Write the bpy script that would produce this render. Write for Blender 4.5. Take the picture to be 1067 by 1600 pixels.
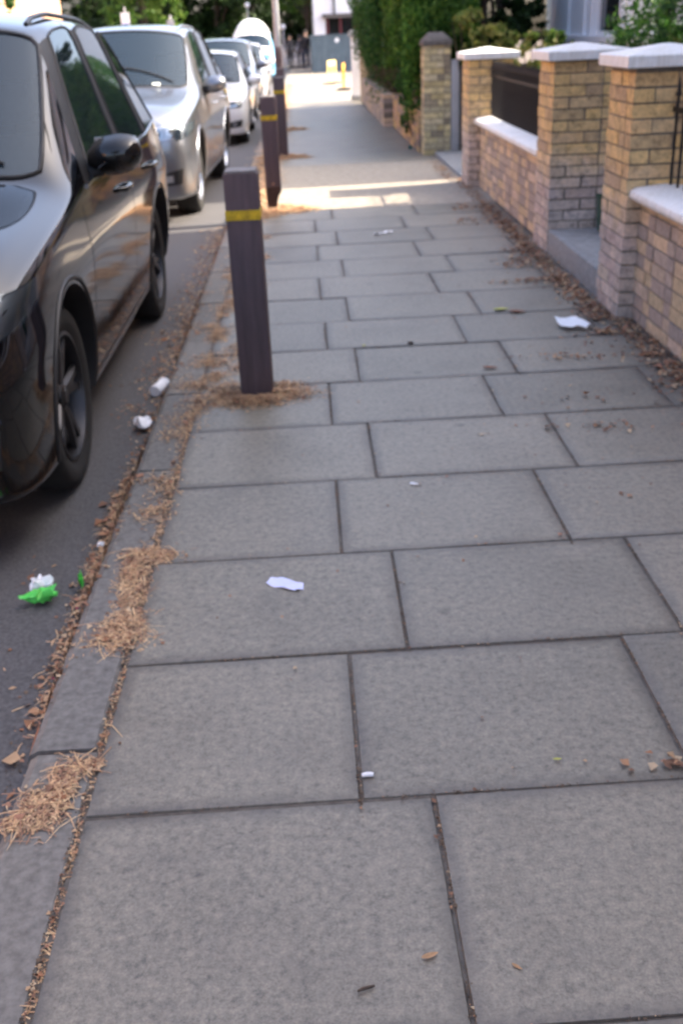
import bpy, bmesh, math, random
import numpy as np
from mathutils import Vector, Matrix
from mathutils.bvhtree import BVHTree

for o in list(bpy.data.objects):
    bpy.data.objects.remove(o)
S = bpy.context.scene
COL = S.collection
R = math.radians
random.seed(7)
rng = np.random.default_rng(11)

# ------------------------------------------------------------------ camera
EYE = 1.535
Fv = Vector((0.01555811, 0.9040364, -0.42717225))
Rv = Vector((0.99853582, -0.03618459, -0.04021061))
Uv = Vector((0.05180891, 0.42592119, 0.90327569))
cd = bpy.data.cameras.new('camera')
cam = bpy.data.objects.new('camera', cd)
COL.objects.link(cam)
m = Matrix((Rv, Uv, -Fv)).transposed().to_4x4()
m.translation = (0, 0, EYE)
cam.matrix_world = m
cd.sensor_fit = 'VERTICAL'
cd.sensor_height = 23.5
cd.lens = 23.5
cd.clip_start = 0.05
cd.clip_end = 2000
cd.dof.use_dof = True
cd.dof.focus_distance = 1.12
cd.dof.aperture_fstop = 5.0
S.camera = cam

# ------------------------------------------------------------------ light
SUN_EL = R(42)
SUN_DIR = Vector((1, 0.2, 0)).normalized()
W = bpy.data.worlds.new('World')
S.world = W
W.use_nodes = True
nt = W.node_tree
bg = nt.nodes['Background']
sky = nt.nodes.new('ShaderNodeTexSky')
sky.sky_type = 'NISHITA'
sky.sun_disc = False
sky.sun_elevation = SUN_EL
sky.sun_rotation = math.atan2(SUN_DIR.x, SUN_DIR.y)
sky.air_density = 0.7
sky.dust_density = 6.0
sky.ozone_density = 0.3
nt.links.new(sky.outputs[0], bg.inputs[0])
bg.inputs[1].default_value = 0.15
sd = bpy.data.lights.new('sun', 'SUN')
sd.energy = 3.0
sd.angle = R(0.6)
sd.color = (1.0, 0.86, 0.68)
so = bpy.data.objects.new('sun', sd)
COL.objects.link(so)
dv = Vector((SUN_DIR.x * math.cos(SUN_EL), SUN_DIR.y * math.cos(SUN_EL), math.sin(SUN_EL)))
so.rotation_euler = dv.to_track_quat('Z', 'Y').to_euler()
S.view_settings.view_transform = 'Standard'
S.view_settings.look = 'None'
S.view_settings.gamma = 1
S.view_settings.exposure = 2.35


# ------------------------------------------------------------------ helpers
def gz(y):
    """the street falls gently away beyond the crossing"""
    return -0.008 * max(0.0, y - 12.0)


def tag(o, label, cat=None, group=None):
    if label: o['label'] = label
    if cat: o['category'] = cat
    if group: o['group'] = group
    return o


def thing(name, label, cat, loc=(0, 0, 0), rz=0, group=None):
    o = bpy.data.objects.new(name, None)
    o.empty_display_size = 0.2
    COL.objects.link(o)
    o.location = loc
    o.rotation_euler = (0, 0, rz)
    return tag(o, label, cat, group)


def link(name, me, mats, parent=None, loc=None, rz=None, smooth=None):
    o = bpy.data.objects.new(name, me)
    if mats is not None:
        for k in (mats if isinstance(mats, (list, tuple)) else [mats]):
            me.materials.append(k)
    COL.objects.link(o)
    if parent: o.parent = parent
    if loc is not None: o.location = loc
    if rz is not None: o.rotation_euler = (0, 0, rz)
    if smooth is not None:
        me.polygons.foreach_set('use_smooth', [True] * len(me.polygons))
        if smooth < 180: me.set_sharp_from_angle(angle=R(smooth))
    return o


def struct(o):
    o['kind'] = 'structure'
    return o


def stuff(o, label, cat):
    o['kind'] = 'stuff'
    o['label'] = label
    o['category'] = cat
    return o


def copy_tree(o, parent=None):
    c = o.copy()
    COL.objects.link(c)
    c.parent = parent
    for ch in list(o.children): copy_tree(ch, c)
    return c


class MB:
    """collects shapes and links them as one mesh"""
    def __init__(s): s.v = []; s.f = []; s.m = []
    def add(s, vs, fs, mi=0):
        b = len(s.v)
        s.v += [tuple(v) for v in vs]
        s.f += [tuple(i + b for i in f) for f in fs]
        s.m += [mi] * len(fs)
    def box(s, a, b, mi=0, rot=None, piv=None):
        x0, y0, z0 = a; x1, y1, z1 = b
        vs = [(x0, y0, z0), (x1, y0, z0), (x1, y1, z0), (x0, y1, z0), (x0, y0, z1), (x1, y0, z1), (x1, y1, z1), (x0, y1, z1)]
        if rot is not None:
            c = Vector(piv) if piv else Vector(((x0 + x1) / 2, (y0 + y1) / 2, (z0 + z1) / 2))
            vs = [tuple(rot @ (Vector(v) - c) + c) for v in vs]
        s.add(vs, [(0, 3, 2, 1), (4, 5, 6, 7), (0, 1, 5, 4), (1, 2, 6, 5), (2, 3, 7, 6), (3, 0, 4, 7)], mi)
    def cyl(s, p, q, r0, r1=None, n=12, mi=0, caps=True):
        r1 = r0 if r1 is None else r1
        p = Vector(p); q = Vector(q); d = (q - p).normalized()
        a = d.orthogonal().normalized(); b = d.cross(a)
        vs = []
        for c, r in ((p, r0), (q, r1)):
            for i in range(n):
                t = 2 * math.pi * i / n
                vs.append(c + a * math.cos(t) * r + b * math.sin(t) * r)
        fs = [(i, (i + 1) % n, n + (i + 1) % n, n + i) for i in range(n)]
        if caps: fs += [tuple(range(n - 1, -1, -1)), tuple(range(n, 2 * n))]
        s.add(vs, fs, mi)
    def tube(s, pts, r, n=8, mi=0):
        pts = [Vector(p) for p in pts]
        rs = r if isinstance(r, (list, tuple)) else [r] * len(pts)
        vs = []; fs = []
        a = None
        for i, p in enumerate(pts):
            d = (pts[min(i + 1, len(pts) - 1)] - pts[max(i - 1, 0)]).normalized()
            a = d.orthogonal().normalized() if a is None else (a - d * a.dot(d)).normalized()
            b = d.cross(a)
            for k in range(n):
                t = 2 * math.pi * k / n
                vs.append(p + (a * math.cos(t) + b * math.sin(t)) * rs[i])
        for i in range(len(pts) - 1):
            for k in range(n):
                fs.append((i * n + k, i * n + (k + 1) % n, (i + 1) * n + (k + 1) % n, (i + 1) * n + k))
        fs += [tuple(range(n - 1, -1, -1)), tuple(range((len(pts) - 1) * n, len(pts) * n))]
        s.add(vs, fs, mi)
    def lathe(s, prof, n=32, origin=(0, 0, 0), axis='z', mi=0):
        """prof: list of (radius, height)"""
        vs = []
        for r, h in prof:
            for i in range(n):
                t = 2 * math.pi * i / n
                c, q = r * math.cos(t), r * math.sin(t)
                v = (c, q, h) if axis == 'z' else (h, c, q)
                vs.append((v[0] + origin[0], v[1] + origin[1], v[2] + origin[2]))
        fs = []
        for j in range(len(prof) - 1):
            for i in range(n):
                fs.append((j * n + i, j * n + (i + 1) % n, (j + 1) * n + (i + 1) % n, (j + 1) * n + i))
        s.add(vs, fs, mi)
    def mesh(s, name='m'):
        me = bpy.data.meshes.new(name)
        me.from_pydata(s.v, [], s.f)
        if any(s.m): me.polygons.foreach_set('material_index', s.m)
        me.validate(); me.update()
        return me
    def build(s, name, mats, parent=None, loc=None, rz=None, smooth=None, bevel=None):
        me = s.mesh(name)
        if bevel:
            bm = bmesh.new(); bm.from_mesh(me)
            bmesh.ops.remove_doubles(bm, verts=bm.verts, dist=1e-5)
            bmesh.ops.recalc_face_normals(bm, faces=bm.faces)
            es = [e for e in bm.edges if len(e.link_faces) == 2 and e.calc_face_angle(0) > 0.5]
            bmesh.ops.bevel(bm, geom=es, offset=bevel, segments=2, affect='EDGES', profile=0.6)
            bm.to_mesh(me); bm.free()
        return link(name, me, mats, parent, loc, rz, smooth)


def np_mesh(name, verts, faces):
    """verts (n,3), faces (m,k) arrays"""
    me = bpy.data.meshes.new(name)
    n, k = faces.shape
    me.vertices.add(len(verts)); me.vertices.foreach_set('co', verts.astype(np.float32).ravel())
    me.loops.add(n * k); me.loops.foreach_set('vertex_index', faces.astype(np.int32).ravel())
    me.polygons.add(n); me.polygons.foreach_set('loop_start', np.arange(0, n * k, k, dtype=np.int32))
    me.polygons.foreach_set('loop_total', np.full(n, k, dtype=np.int32))
    me.update(calc_edges=True); me.validate()
    return me


# ------------------------------------------------------------------ materials
def new_mat(name):
    m = bpy.data.materials.new(name); m.use_nodes = True
    nt = m.node_tree
    return m, nt, nt.nodes['Principled BSDF']


def ramp(nt, stops, interp='LINEAR'):
    r = nt.nodes.new('ShaderNodeValToRGB'); cr = r.color_ramp; cr.interpolation = interp
    while len(cr.elements) > 1: cr.elements.remove(cr.elements[-1])
    cr.elements[0].position = stops[0][0]; cr.elements[0].color = (*stops[0][1], 1)
    for p, c in stops[1:]:
        e = cr.elements.new(p); e.color = (*c, 1)
    return r


def noise(nt, scale, detail=4, rough=0.6, coord='Object', stretch=None):
    tc = nt.nodes.new('ShaderNodeTexCoord'); n = nt.nodes.new('ShaderNodeTexNoise')
    n.inputs['Scale'].default_value = scale; n.inputs['Detail'].default_value = detail; n.inputs['Roughness'].default_value = rough
    if stretch:
        mp = nt.nodes.new('ShaderNodeMapping'); mp.inputs['Scale'].default_value = stretch
        nt.links.new(tc.outputs[coord], mp.inputs[0]); nt.links.new(mp.outputs[0], n.inputs['Vector'])
    else:
        nt.links.new(tc.outputs[coord], n.inputs['Vector'])
    return n


def mixc(nt, fac, a, b, mode='MIX'):
    x = nt.nodes.new('ShaderNodeMix'); x.data_type = 'RGBA'; x.blend_type = mode
    for s, v in ((x.inputs[0], fac), (x.inputs[6], a), (x.inputs[7], b)):
        if hasattr(v, 'links') or hasattr(v, 'is_linked'): nt.links.new(v, s)
        elif isinstance(v, (int, float)): s.default_value = v
        else: s.default_value = (*v, 1)
    return x.outputs[2]


def bump(nt, b, h, strength=0.4, dist=0.004):
    n = nt.nodes.new('ShaderNodeBump'); n.inputs['Strength'].default_value = strength; n.inputs['Distance'].default_value = dist
    nt.links.new(h, n.inputs['Height']); nt.links.new(n.outputs[0], b.inputs['Normal'])


def M(name, col, rough=0.6, metal=0, var=0.25, scale=8, bmp=0.0, coat=0, bscale=None, emit=None, coord='Object', stretch=None):
    m, nt, b = new_mat(name)
    c2 = tuple(max(0, x * (1 - var)) for x in col); c3 = tuple(min(1, x * (1 + var * 0.6)) for x in col)
    n = noise(nt, scale, coord=coord, stretch=stretch)
    r = ramp(nt, [(0.3, c2), (0.7, c3)])
    nt.links.new(n.outputs[0], r.inputs[0]); nt.links.new(r.outputs[0], b.inputs['Base Color'])
    b.inputs['Roughness'].default_value = rough; b.inputs['Metallic'].default_value = metal
    b.inputs['Coat Weight'].default_value = coat
    if bmp: 
        n2 = noise(nt, bscale or scale * 6)
        bump(nt, b, n2.outputs[0], bmp)
    if emit:
        b.inputs['Emission Color'].default_value = (*emit, 1); b.inputs['Emission Strength'].default_value = 1
    return m


def island(name, cols, rough=0.85, nsc=30, namt=0.5, bmp=0.3, extra=None, trans=0, big=None):
    """each island of the mesh takes one of the colours, roughened by noise"""
    m, nt, b = new_mat(name)
    g = nt.nodes.new('ShaderNodeNewGeometry')
    k = len(cols)
    r = ramp(nt, [(i / k, c) for i, c in enumerate(cols)], 'CONSTANT' if big is None else 'LINEAR')
    nt.links.new(g.outputs['Random Per Island'], r.inputs[0])
    n = noise(nt, nsc)
    rr = ramp(nt, [(0.25, (1 - namt,) * 3), (0.75, (1 + namt * .4,) * 3)])
    nt.links.new(n.outputs[0], rr.inputs[0])
    c = mixc(nt, 1.0, r.outputs[0], rr.outputs[0], 'MULTIPLY')
    if extra: c = extra(nt, c)
    nt.links.new(c, b.inputs['Base Color'])
    b.inputs['Roughness'].default_value = rough
    b.inputs['Specular IOR Level'].default_value = 0.3
    if bmp: bump(nt, b, n.outputs[0], bmp, 0.003)
    if trans:
        out = nt.nodes['Material Output']; t = nt.nodes.new('ShaderNodeBsdfTranslucent'); mx = nt.nodes.new('ShaderNodeMixShader')
        nt.links.new(c, t.inputs[0]); mx.inputs[0].default_value = trans
        nt.links.new(b.outputs[0], mx.inputs[1]); nt.links.new(t.outputs[0], mx.inputs[2]); nt.links.new(mx.outputs[0], out.inputs[0])
    return m


def slab_material(name='paving_concrete', gain=1.0):
    m, nt, b = new_mat(name)
    g = nt.nodes.new('ShaderNodeNewGeometry')
    r = ramp(nt, [(0, (0.133, 0.121, 0.099)), (.35, (0.171, 0.155, 0.124)), (.7, (0.194, 0.173, 0.138)), (1, (0.153, 0.140, 0.115))])
    nt.links.new(g.outputs['Random Per Island'], r.inputs[0])
    n1 = noise(nt, 2.2, 6, .65); r1 = ramp(nt, [(.28, (.78, .77, .76)), (.5, (1.0, 1.0, 1.0)), (.74, (1.12, 1.11, 1.09))])
    nt.links.new(n1.outputs[0], r1.inputs[0])
    n2 = noise(nt, 46, 6, .78); r2 = ramp(nt, [(.32, (.46, .46, .47)), (.47, (.95, .95, .95)), (.68, (1.38, 1.37, 1.34))])
    nt.links.new(n2.outputs[0], r2.inputs[0])
    n3 = noise(nt, 160, 3, .7); r3 = ramp(nt, [(.3, (.78, .78, .79)), (.68, (1.2, 1.2, 1.2))])
    nt.links.new(n3.outputs[0], r3.inputs[0])
    c = mixc(nt, 1, r.outputs[0], r1.outputs[0], 'MULTIPLY')
    c = mixc(nt, 1, c, r2.outputs[0], 'MULTIPLY')
    c = mixc(nt, 1, c, r3.outputs[0], 'MULTIPLY')
    c = mixc(nt, 1, c, (gain,) * 3, 'MULTIPLY')
    # damp, dirty paving near the garden walls, spots of old chewing gum
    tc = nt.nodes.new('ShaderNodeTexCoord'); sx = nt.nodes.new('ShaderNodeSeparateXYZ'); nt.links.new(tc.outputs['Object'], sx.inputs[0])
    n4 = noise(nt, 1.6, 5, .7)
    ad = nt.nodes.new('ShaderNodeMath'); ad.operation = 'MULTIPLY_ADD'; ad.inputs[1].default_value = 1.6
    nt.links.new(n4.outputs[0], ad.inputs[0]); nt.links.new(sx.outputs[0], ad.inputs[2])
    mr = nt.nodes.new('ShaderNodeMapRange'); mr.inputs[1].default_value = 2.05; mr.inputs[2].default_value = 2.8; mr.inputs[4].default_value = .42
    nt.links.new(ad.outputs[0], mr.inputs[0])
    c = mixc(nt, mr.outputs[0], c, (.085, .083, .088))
    vo = nt.nodes.new('ShaderNodeTexVoronoi'); vo.inputs['Scale'].default_value = 2.3
    nt.links.new(tc.outputs['Object'], vo.inputs['Vector'])
    rv = ramp(nt, [(0, (.62,) * 3), (.04, (.66,) * 3), (.065, (1,) * 3)])
    nt.links.new(vo.outputs['Distance'], rv.inputs[0])
    c = mixc(nt, 1, c, rv.outputs[0], 'MULTIPLY')
    at = nt.nodes.new('ShaderNodeAttribute'); at.attribute_name = 'edge'
    n7 = noise(nt, 5, 5, .7); m7 = nt.nodes.new('ShaderNodeMath'); m7.operation = 'MULTIPLY'; nt.links.new(at.outputs['Fac'], m7.inputs[0]); nt.links.new(n7.outputs[0], m7.inputs[1])
    r7 = ramp(nt, [(.10, (0, 0, 0)), (.62, (.75,) * 3)]); nt.links.new(m7.outputs[0], r7.inputs[0])
    c = mixc(nt, r7.outputs[0], c, (.075, .068, .062))
    # grime along slab edges that drifts over the joints, rusty spills
    n5 = noise(nt, 7, 6, .75); r5 = ramp(nt, [(.52, (0, 0, 0)), (.74, (.32,) * 3)]); nt.links.new(n5.outputs[0], r5.inputs[0])
    c = mixc(nt, r5.outputs[0], c, (.105, .095, .088))
    n6 = noise(nt, 3.1, 3, .5, stretch=(1, 1.6, 1)); r6 = ramp(nt, [(.60, (0, 0, 0)), (.80, (.3,) * 3)]); nt.links.new(n6.outputs[0], r6.inputs[0])
    c = mixc(nt, r6.outputs[0], c, (.27, .235, .19))
    nt.links.new(c, b.inputs['Base Color'])
    b.inputs['Roughness'].default_value = .5; b.inputs['Specular IOR Level'].default_value = .6
    bump(nt, b, n2.outputs[0], .35, .003)
    return m


MAT = dict(
    slab=slab_material(),
    slabfar=slab_material('pale_paving', 1.18),
    joint=M('joint_dirt', (.115, .10, .088), .95, scale=30, var=.4, bmp=.5),
    asphalt=M('asphalt', (.082, .081, .086), .82, scale=90, var=.45, bmp=.5, bscale=220),
    crossing=M('crossing_concrete', (.30, .265, .22), .85, scale=14, var=.25, bmp=.3),
    kerb=island('kerb_granite', [(0.174, 0.168, 0.160), (0.208, 0.197, 0.185), (0.191, 0.181, 0.168)], .8, 42, .45, .4),
    soil=M('soil', (.07, .052, .038), .95, scale=12, var=.4, bmp=.6),
    
    conc=M('step_concrete', (.26, .27, .28), .8, scale=22, var=.3, bmp=.3),
    slate=M('weathered_cap_stone', (.13, .12, .115), .85, scale=20, var=.4, bmp=.4),
    mortar=M('mortar', (.20, .172, .14), .95, scale=30, var=.3, bmp=.4),
    brick=island('stock_brick', [(0.540, 0.362, 0.142), (0.405, 0.275, 0.162), (0.630, 0.435, 0.176), (0.300, 0.239, 0.196), (0.495, 0.319, 0.230), (0.450, 0.341, 0.189), (0.360, 0.290, 0.243), (0.570, 0.377, 0.216), (0.450, 0.319, 0.149), (0.225, 0.181, 0.155)], .9, 26, .4, .5),
    brickgrey=island('weathered_low_brick', [(0.523, 0.410, 0.315), (0.465, 0.381, 0.323), (0.600, 0.458, 0.315), (0.427, 0.344, 0.296), (0.639, 0.497, 0.388), (0.562, 0.440, 0.287), (0.388, 0.324, 0.287), (0.678, 0.515, 0.352)], .9, 26, .35, .5),
    brickpale=island('pale_stock_brick', [(0.607, 0.525, 0.308), (0.497, 0.438, 0.293), (0.699, 0.596, 0.339), (0.405, 0.350, 0.246), (0.552, 0.455, 0.246), (0.313, 0.271, 0.200), (0.662, 0.579, 0.385)], .9, 26, .4, .5),
    redbrick=M('orange_brick_far', (.46, .27, .17), .9, scale=3, var=.2),
    iron=M('black_iron', (.006, .006, .007), .6, scale=20, var=.3),
    post=M('painted_post', (.092, .062, .070), .66, scale=5, var=.26, bmp=.3, bscale=45, stretch=(9, 9, .8)),
    postrot=M('rotten_timber', (.045, .024, .02), .95, scale=25, var=.5, bmp=.8),
    posttop=M('weathered_post_top', (.20, .185, .185), .8, scale=25, var=.3, bmp=.3),
    yellow=M('yellow_band_paint', (.60, .40, .012), .55, scale=28, var=.42, bmp=.3),
    straw=island('dry_grass_blades', [(0.670, 0.441, 0.263), (0.503, 0.313, 0.188), (0.856, 0.607, 0.358), (0.372, 0.220, 0.150), (0.614, 0.386, 0.245), (0.744, 0.496, 0.283)], .9, 40, .3, 0, trans=.2),
    leaf=island('fallen_leaves', [(0.302, 0.145, 0.079), (0.418, 0.230, 0.131), (0.221, 0.121, 0.079), (0.488, 0.326, 0.197), (0.348, 0.181, 0.118), (0.534, 0.399, 0.263), (0.175, 0.097, 0.065)], .8, 40, .35, 0, trans=.1),
    hedge=island('hedge_leaves', [(0.025, 0.083, 0.017), (0.040, 0.122, 0.022), (0.058, 0.155, 0.027), (0.020, 0.061, 0.015), (0.075, 0.177, 0.032)], .6, 12, .3, 0, trans=.35),
    dark=island('dark_tree_leaves', [(.020, .045, .012), (.030, .065, .015), (.045, .095, .02), (.016, .035, .010)], .6, 12, .3, 0, trans=.25),
    light=island('light_tree_leaves', [(.10, .20, .03), (.14, .24, .04), (.07, .16, .025), (.18, .27, .06)], .6, 12, .3, 0, trans=.45),
    vari=island('variegated_leaves', [(.26, .30, .06), (.35, .34, .10), (.12, .20, .04), (.30, .32, .10), (.09, .16, .03)], .6, 12, .3, 0, trans=.4),
    crumb=island('soil_crumb', [(.12, .085, .06), (.08, .06, .045), (.17, .12, .085)], .95, 40, .3, 0),
    bark=M('bark', (.09, .065, .05), .95, scale=14, var=.4, bmp=.8, stretch=(4, 4, 1)),
    deadwood=island('dead_hedge_twigs', [(.24, .17, .12), (.18, .13, .095), (.30, .22, .16)], .9, 20, .3, 0),
    white=M('white_painted_render', (.80, .82, .86), .6, scale=2, var=.07),
    whitegloss=M('white_gloss_paint', (.78, .79, .82), .35, scale=3, var=.05),
    slateroof=M('roof_slate', (.09, .09, .10), .7, scale=6, var=.3, bmp=.3),
    bluegrey=M('blue_grey_hoarding', (.085, .12, .15), .6, scale=3, var=.2),
    maroon=M('maroon_shopfront', (.11, .012, .02), .4, scale=5, var=.2),
    darkglass=M('dark_window_glass', (.02, .022, .025), .06, scale=2, var=.5),
    tyre=M('tyre_rubber', (.016, .016, .017), .85, scale=30, var=.3, bmp=.3),
    blackplastic=M('black_plastic', (.018, .018, .02), .55, scale=20, var=.2),
    chrome=M('bright_trim', (.75, .76, .78), .12, 1.0, var=.05),
    rimdark=M('dark_alloy', (.05, .05, .055), .35, .8, var=.1),
    rimlight=M('silver_alloy', (.62, .63, .66), .25, .9, var=.1),
    seat=M('car_seat_cloth', (.04, .04, .045), .9, scale=40, var=.2),
    amber=M('amber_lens', (.7, .25, .02), .2),
    red=M('red_lens', (.4, .01, .01), .2),
    galv=M('lamp_post_paint', (.40, .41, .44), .5, .2, scale=6, var=.12),
    paperw=M('white_paper', (.80, .81, .85), .7, scale=20, var=.08, bmp=.2),
    paperl=M('lilac_paper', (.62, .66, .95), .7, scale=15, var=.08, bmp=.2),
    green=M('green_packet', (.10, .62, .10), .4, scale=15, var=.12),
    teal=M('teal_glass', (.02, .16, .13), .1, scale=10, var=.3),
    binGreen=M('dark_green_plastic', (.015, .07, .05), .4, scale=10, var=.2),
    orange=M('orange_plastic', (.75, .36, .02), .5, scale=8, var=.15),
    paleyellow=M('pale_yellow_plastic', (.80, .62, .22), .5, scale=8, var=.15),
    blue=M('sign_blue', (.03, .10, .5), .4, var=.05),
    skin=M('skin', (.40, .25, .18), .5, var=.08),
    cloth1=M('black_coat', (.015, .015, .02), .85, var=.2),
    cloth2=M('charcoal_clothes', (.035, .035, .045), .85, var=.2),
    denim=M('dark_denim', (.03, .04, .07), .85, var=.2),
    hair=M('dark_hair', (.02, .013, .01), .6, var=.3),
    disc=M('tax_disc_paper', (.75, .80, .72), .6, var=.1),
)


def paint(name, col, metal=0.0, rough=.3, coat=1.0, dust=.22):
    m, nt, b = new_mat(name)
    b.inputs['Base Color'].default_value = (*col, 1)
    b.inputs['Metallic'].default_value = metal; b.inputs['Coat Weight'].default_value = coat
    b.inputs['Coat Roughness'].default_value = .04
    n = noise(nt, 6, 6, .7); mr = nt.nodes.new('ShaderNodeMapRange'); mr.inputs[3].default_value = rough * .7; mr.inputs[4].default_value = rough * 1.4
    nt.links.new(n.outputs[0], mr.inputs[0]); nt.links.new(mr.outputs[0], b.inputs['Roughness'])
    # road dust over the lower bodywork
    tc = nt.nodes.new('ShaderNodeTexCoord'); sx = nt.nodes.new('ShaderNodeSeparateXYZ'); nt.links.new(tc.outputs['Object'], sx.inputs[0])
    dm = nt.nodes.new('ShaderNodeMapRange'); dm.inputs[1].default_value = .75; dm.inputs[2].default_value = .2; dm.inputs[4].default_value = dust
    nt.links.new(sx.outputs[2], dm.inputs[0])
    ml = nt.nodes.new('ShaderNodeMath'); ml.operation = 'MULTIPLY'; nt.links.new(dm.outputs[0], ml.inputs[0]); nt.links.new(n.outputs[0], ml.inputs[1])
    c = mixc(nt, ml.outputs[0], col, (.16, .14, .12))
    nt.links.new(c, b.inputs['Base Color'])
    return m


def grimy_paint():
    m, nt, b = new_mat('white_coping_paint')
    n = noise(nt, 5, 6, .7); rr = ramp(nt, [(.48, (.84, .86, .88)), (.66, (.76, .77, .76)), (.78, (.48, .47, .42))])
    nt.links.new(n.outputs[0], rr.inputs[0])
    n2 = noise(nt, 9, 5, .7, stretch=(6, 6, .8)); r2 = ramp(nt, [(.35, (1, 1, 1)), (.75, (.72, .71, .66))]); nt.links.new(n2.outputs[0], r2.inputs[0])
    nt.links.new(mixc(nt, 1, rr.outputs[0], r2.outputs[0], 'MULTIPLY'), b.inputs['Base Color'])
    b.inputs['Roughness'].default_value = .6; bump(nt, b, n.outputs[0], .3, .003)
    return m


MAT['cream'] = grimy_paint()


def glass_mat(name, tint, trans=.5):
    m, nt, b = new_mat(name)
    nt.nodes.remove(b)
    out = nt.nodes['Material Output']
    g = nt.nodes.new('ShaderNodeBsdfGlossy'); g.inputs['Roughness'].default_value = .02; g.inputs[0].default_value = (.82, .92, 1, 1)
    t = nt.nodes.new('ShaderNodeBsdfTransparent'); t.inputs[0].default_value = (*tint, 1)
    d = nt.nodes.new('ShaderNodeBsdfDiffuse'); d.inputs[0].default_value = (.08, .13, .18, 1)  # bluish diffuse share puts sky reflection into the glass colour
    a = nt.nodes.new('ShaderNodeMixShader'); a.inputs[0].default_value = 1 - trans
    nt.links.new(t.outputs[0], a.inputs[1]); nt.links.new(d.outputs[0], a.inputs[2])
    fr = nt.nodes.new('ShaderNodeFresnel'); fr.inputs[0].default_value = 1.5
    f = nt.nodes.new('ShaderNodeMixShader')
    nt.links.new(fr.outputs[0], f.inputs[0]); nt.links.new(a.outputs[0], f.inputs[1]); nt.links.new(g.outputs[0], f.inputs[2])
    nt.links.new(f.outputs[0], out.inputs[0])
    return m


GLASS = glass_mat('car_glass', (.60, .67, .70), .86)
GLASSD = glass_mat('tinted_car_glass', (.12, .13, .13), .85)
LENS = glass_mat('lamp_lens', (.75, .78, .80), .92)

# ------------------------------------------------------------------ the ground
X_KERB_OUT, X_KERB_IN, X_WALL = -0.745, -0.572, 1.72
ROAD = -0.105


def strip(name, xs, ys, zf, mat_, sub=None):
    v = []; f = []
    for y in ys:
        for x in xs: v.append((x, y, zf(x, y)))
    n = len(xs)
    for j in range(len(ys) - 1):
        for i in range(n - 1):
            a = j * n + i
            f.append((a, a + 1, a + n + 1, a + n))
    me = bpy.data.meshes.new(name); me.from_pydata(v, [], f); me.update()
    return struct(link(name, me, mat_))


YS = [-12, 0, 6, 12, 20, 30, 45, 60, 90, 160, 400]
strip('terrain', [-300, -60, -20, 0, 20, 60, 300], YS, lambda x, y: ROAD - .25 + gz(y), MAT['soil'])
strip('road', [-8.4, -4, X_KERB_OUT + .02], YS[:9], lambda x, y: ROAD + gz(y) + (.03 if -6 < x < -2 else 0), MAT['asphalt'])
strip('far_pavement', [-12.2, -8.4], YS[:9], lambda x, y: gz(y) - .004, MAT['crossing'])
strip('pavement_bed', [X_KERB_IN - .02, 2.4], YS[:9], lambda x, y: -.006 + gz(y), MAT['joint'])
strip('garden_ground', [2.39, 8, 14], YS[:9], lambda x, y: .08 + gz(y), MAT['soil'])

# kerb stones
mb = MB(); y = -4.2
while y < 60:
    l = .9 + random.uniform(-.04, .04)
    if abs(y - 1.7) < .5: l = 1.70 - y if 1.70 - y > .3 else l
    z = gz(y + l / 2) + random.uniform(-.004, .004)
    j = random.uniform(-.004, .004)
    x0, x1 = X_KERB_OUT + j, X_KERB_IN + j
    prof = [(x0, -.3), (x0, -.035), (x0 + .010, -.012), (x0 + .03, 0), (x1 - .008, 0), (x1, -.008), (x1, -.3)]
    vs = [(px, y + .006, pz + z) for px, pz in prof] + [(px, y + l - .006, pz + z) for px, pz in prof]
    n = len(prof)
    mb.add(vs, [(i, i + 1, n + i + 1, n + i) for i in range(n - 1)] + [tuple(range(n))[::-1], tuple(range(n, 2 * n))])
    y += l
bm = bmesh.new(); me = mb.mesh(); bm.from_mesh(me); bmesh.ops.recalc_face_normals(bm, faces=bm.faces); bm.to_mesh(me); bm.free()
struct(link('kerb', me, MAT['kerb']))
mb = MB(); mb.box((-8.5, -12, -.4), (-8.37, 60, 0)); struct(mb.build('far_kerb', MAT['kerb']))

# paving slabs: two alternating courses, as laid in the street
ROWY = [-3.6, -3.0, -2.4, -1.8, -1.2, -.6, .02, .60, 1.175, 1.765, 2.352, 2.935, 3.532, 4.125, 4.70, 5.262, 5.825, 6.40, 6.99, 7.55, 8.14, 8.74, 9.34, 9.9]
JA = [-.56, .045, .79, 1.53, 1.74]
JB = [-.56, .205, .965, 1.74]
SK = .0168


def slab(mb, x0, x1, y0, y1, z=0.0, g=.0026):
    """one slab with rounded arrises, a little tilt"""
    g = random.uniform(.0004, .0024); tx, ty = random.gauss(0, .0022), random.gauss(0, .0022)
    dz = random.gauss(0, .0012) + z
    r = .0045
    def P(x, y, h):
        return (x, y + SK * x, h + dz + gz(y) + tx * (x - x0 - .3) + ty * (y - y0 - .3))
    rr = [random.uniform(0, .0045) for _ in range(4)]
    a = [(x0 + g + rr[0], y0 + g + rr[1]), (x1 - g - rr[2], y0 + g + rr[3]), (x1 - g - rr[1], y1 - g - rr[0]), (x0 + g + rr[3], y1 - g - rr[2])]
    cx, cy = (x0 + x1) / 2, (y0 + y1) / 2
    def ins(p, d): return (p[0] + (d if p[0] < cx else -d), p[1] + (d if p[1] < cy else -d))
    vs = [P(*p, -.05) for p in a] + [P(*p, -r) for p in a] + [P(*ins(p, r * .4), -r * .3) for p in a] + [P(*ins(p, r * 1.3), 0) for p in a] + [P(*ins(p, .05), 0) for p in a]
    fs = []
    for k in range(4):
        for i in range(4):
            j = (i + 1) % 4
            fs.append((k * 4 + i, k * 4 + j, k * 4 + 4 + j, k * 4 + 4 + i))
    fs.append((16, 17, 18, 19))
    mb.add(vs, fs)


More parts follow.
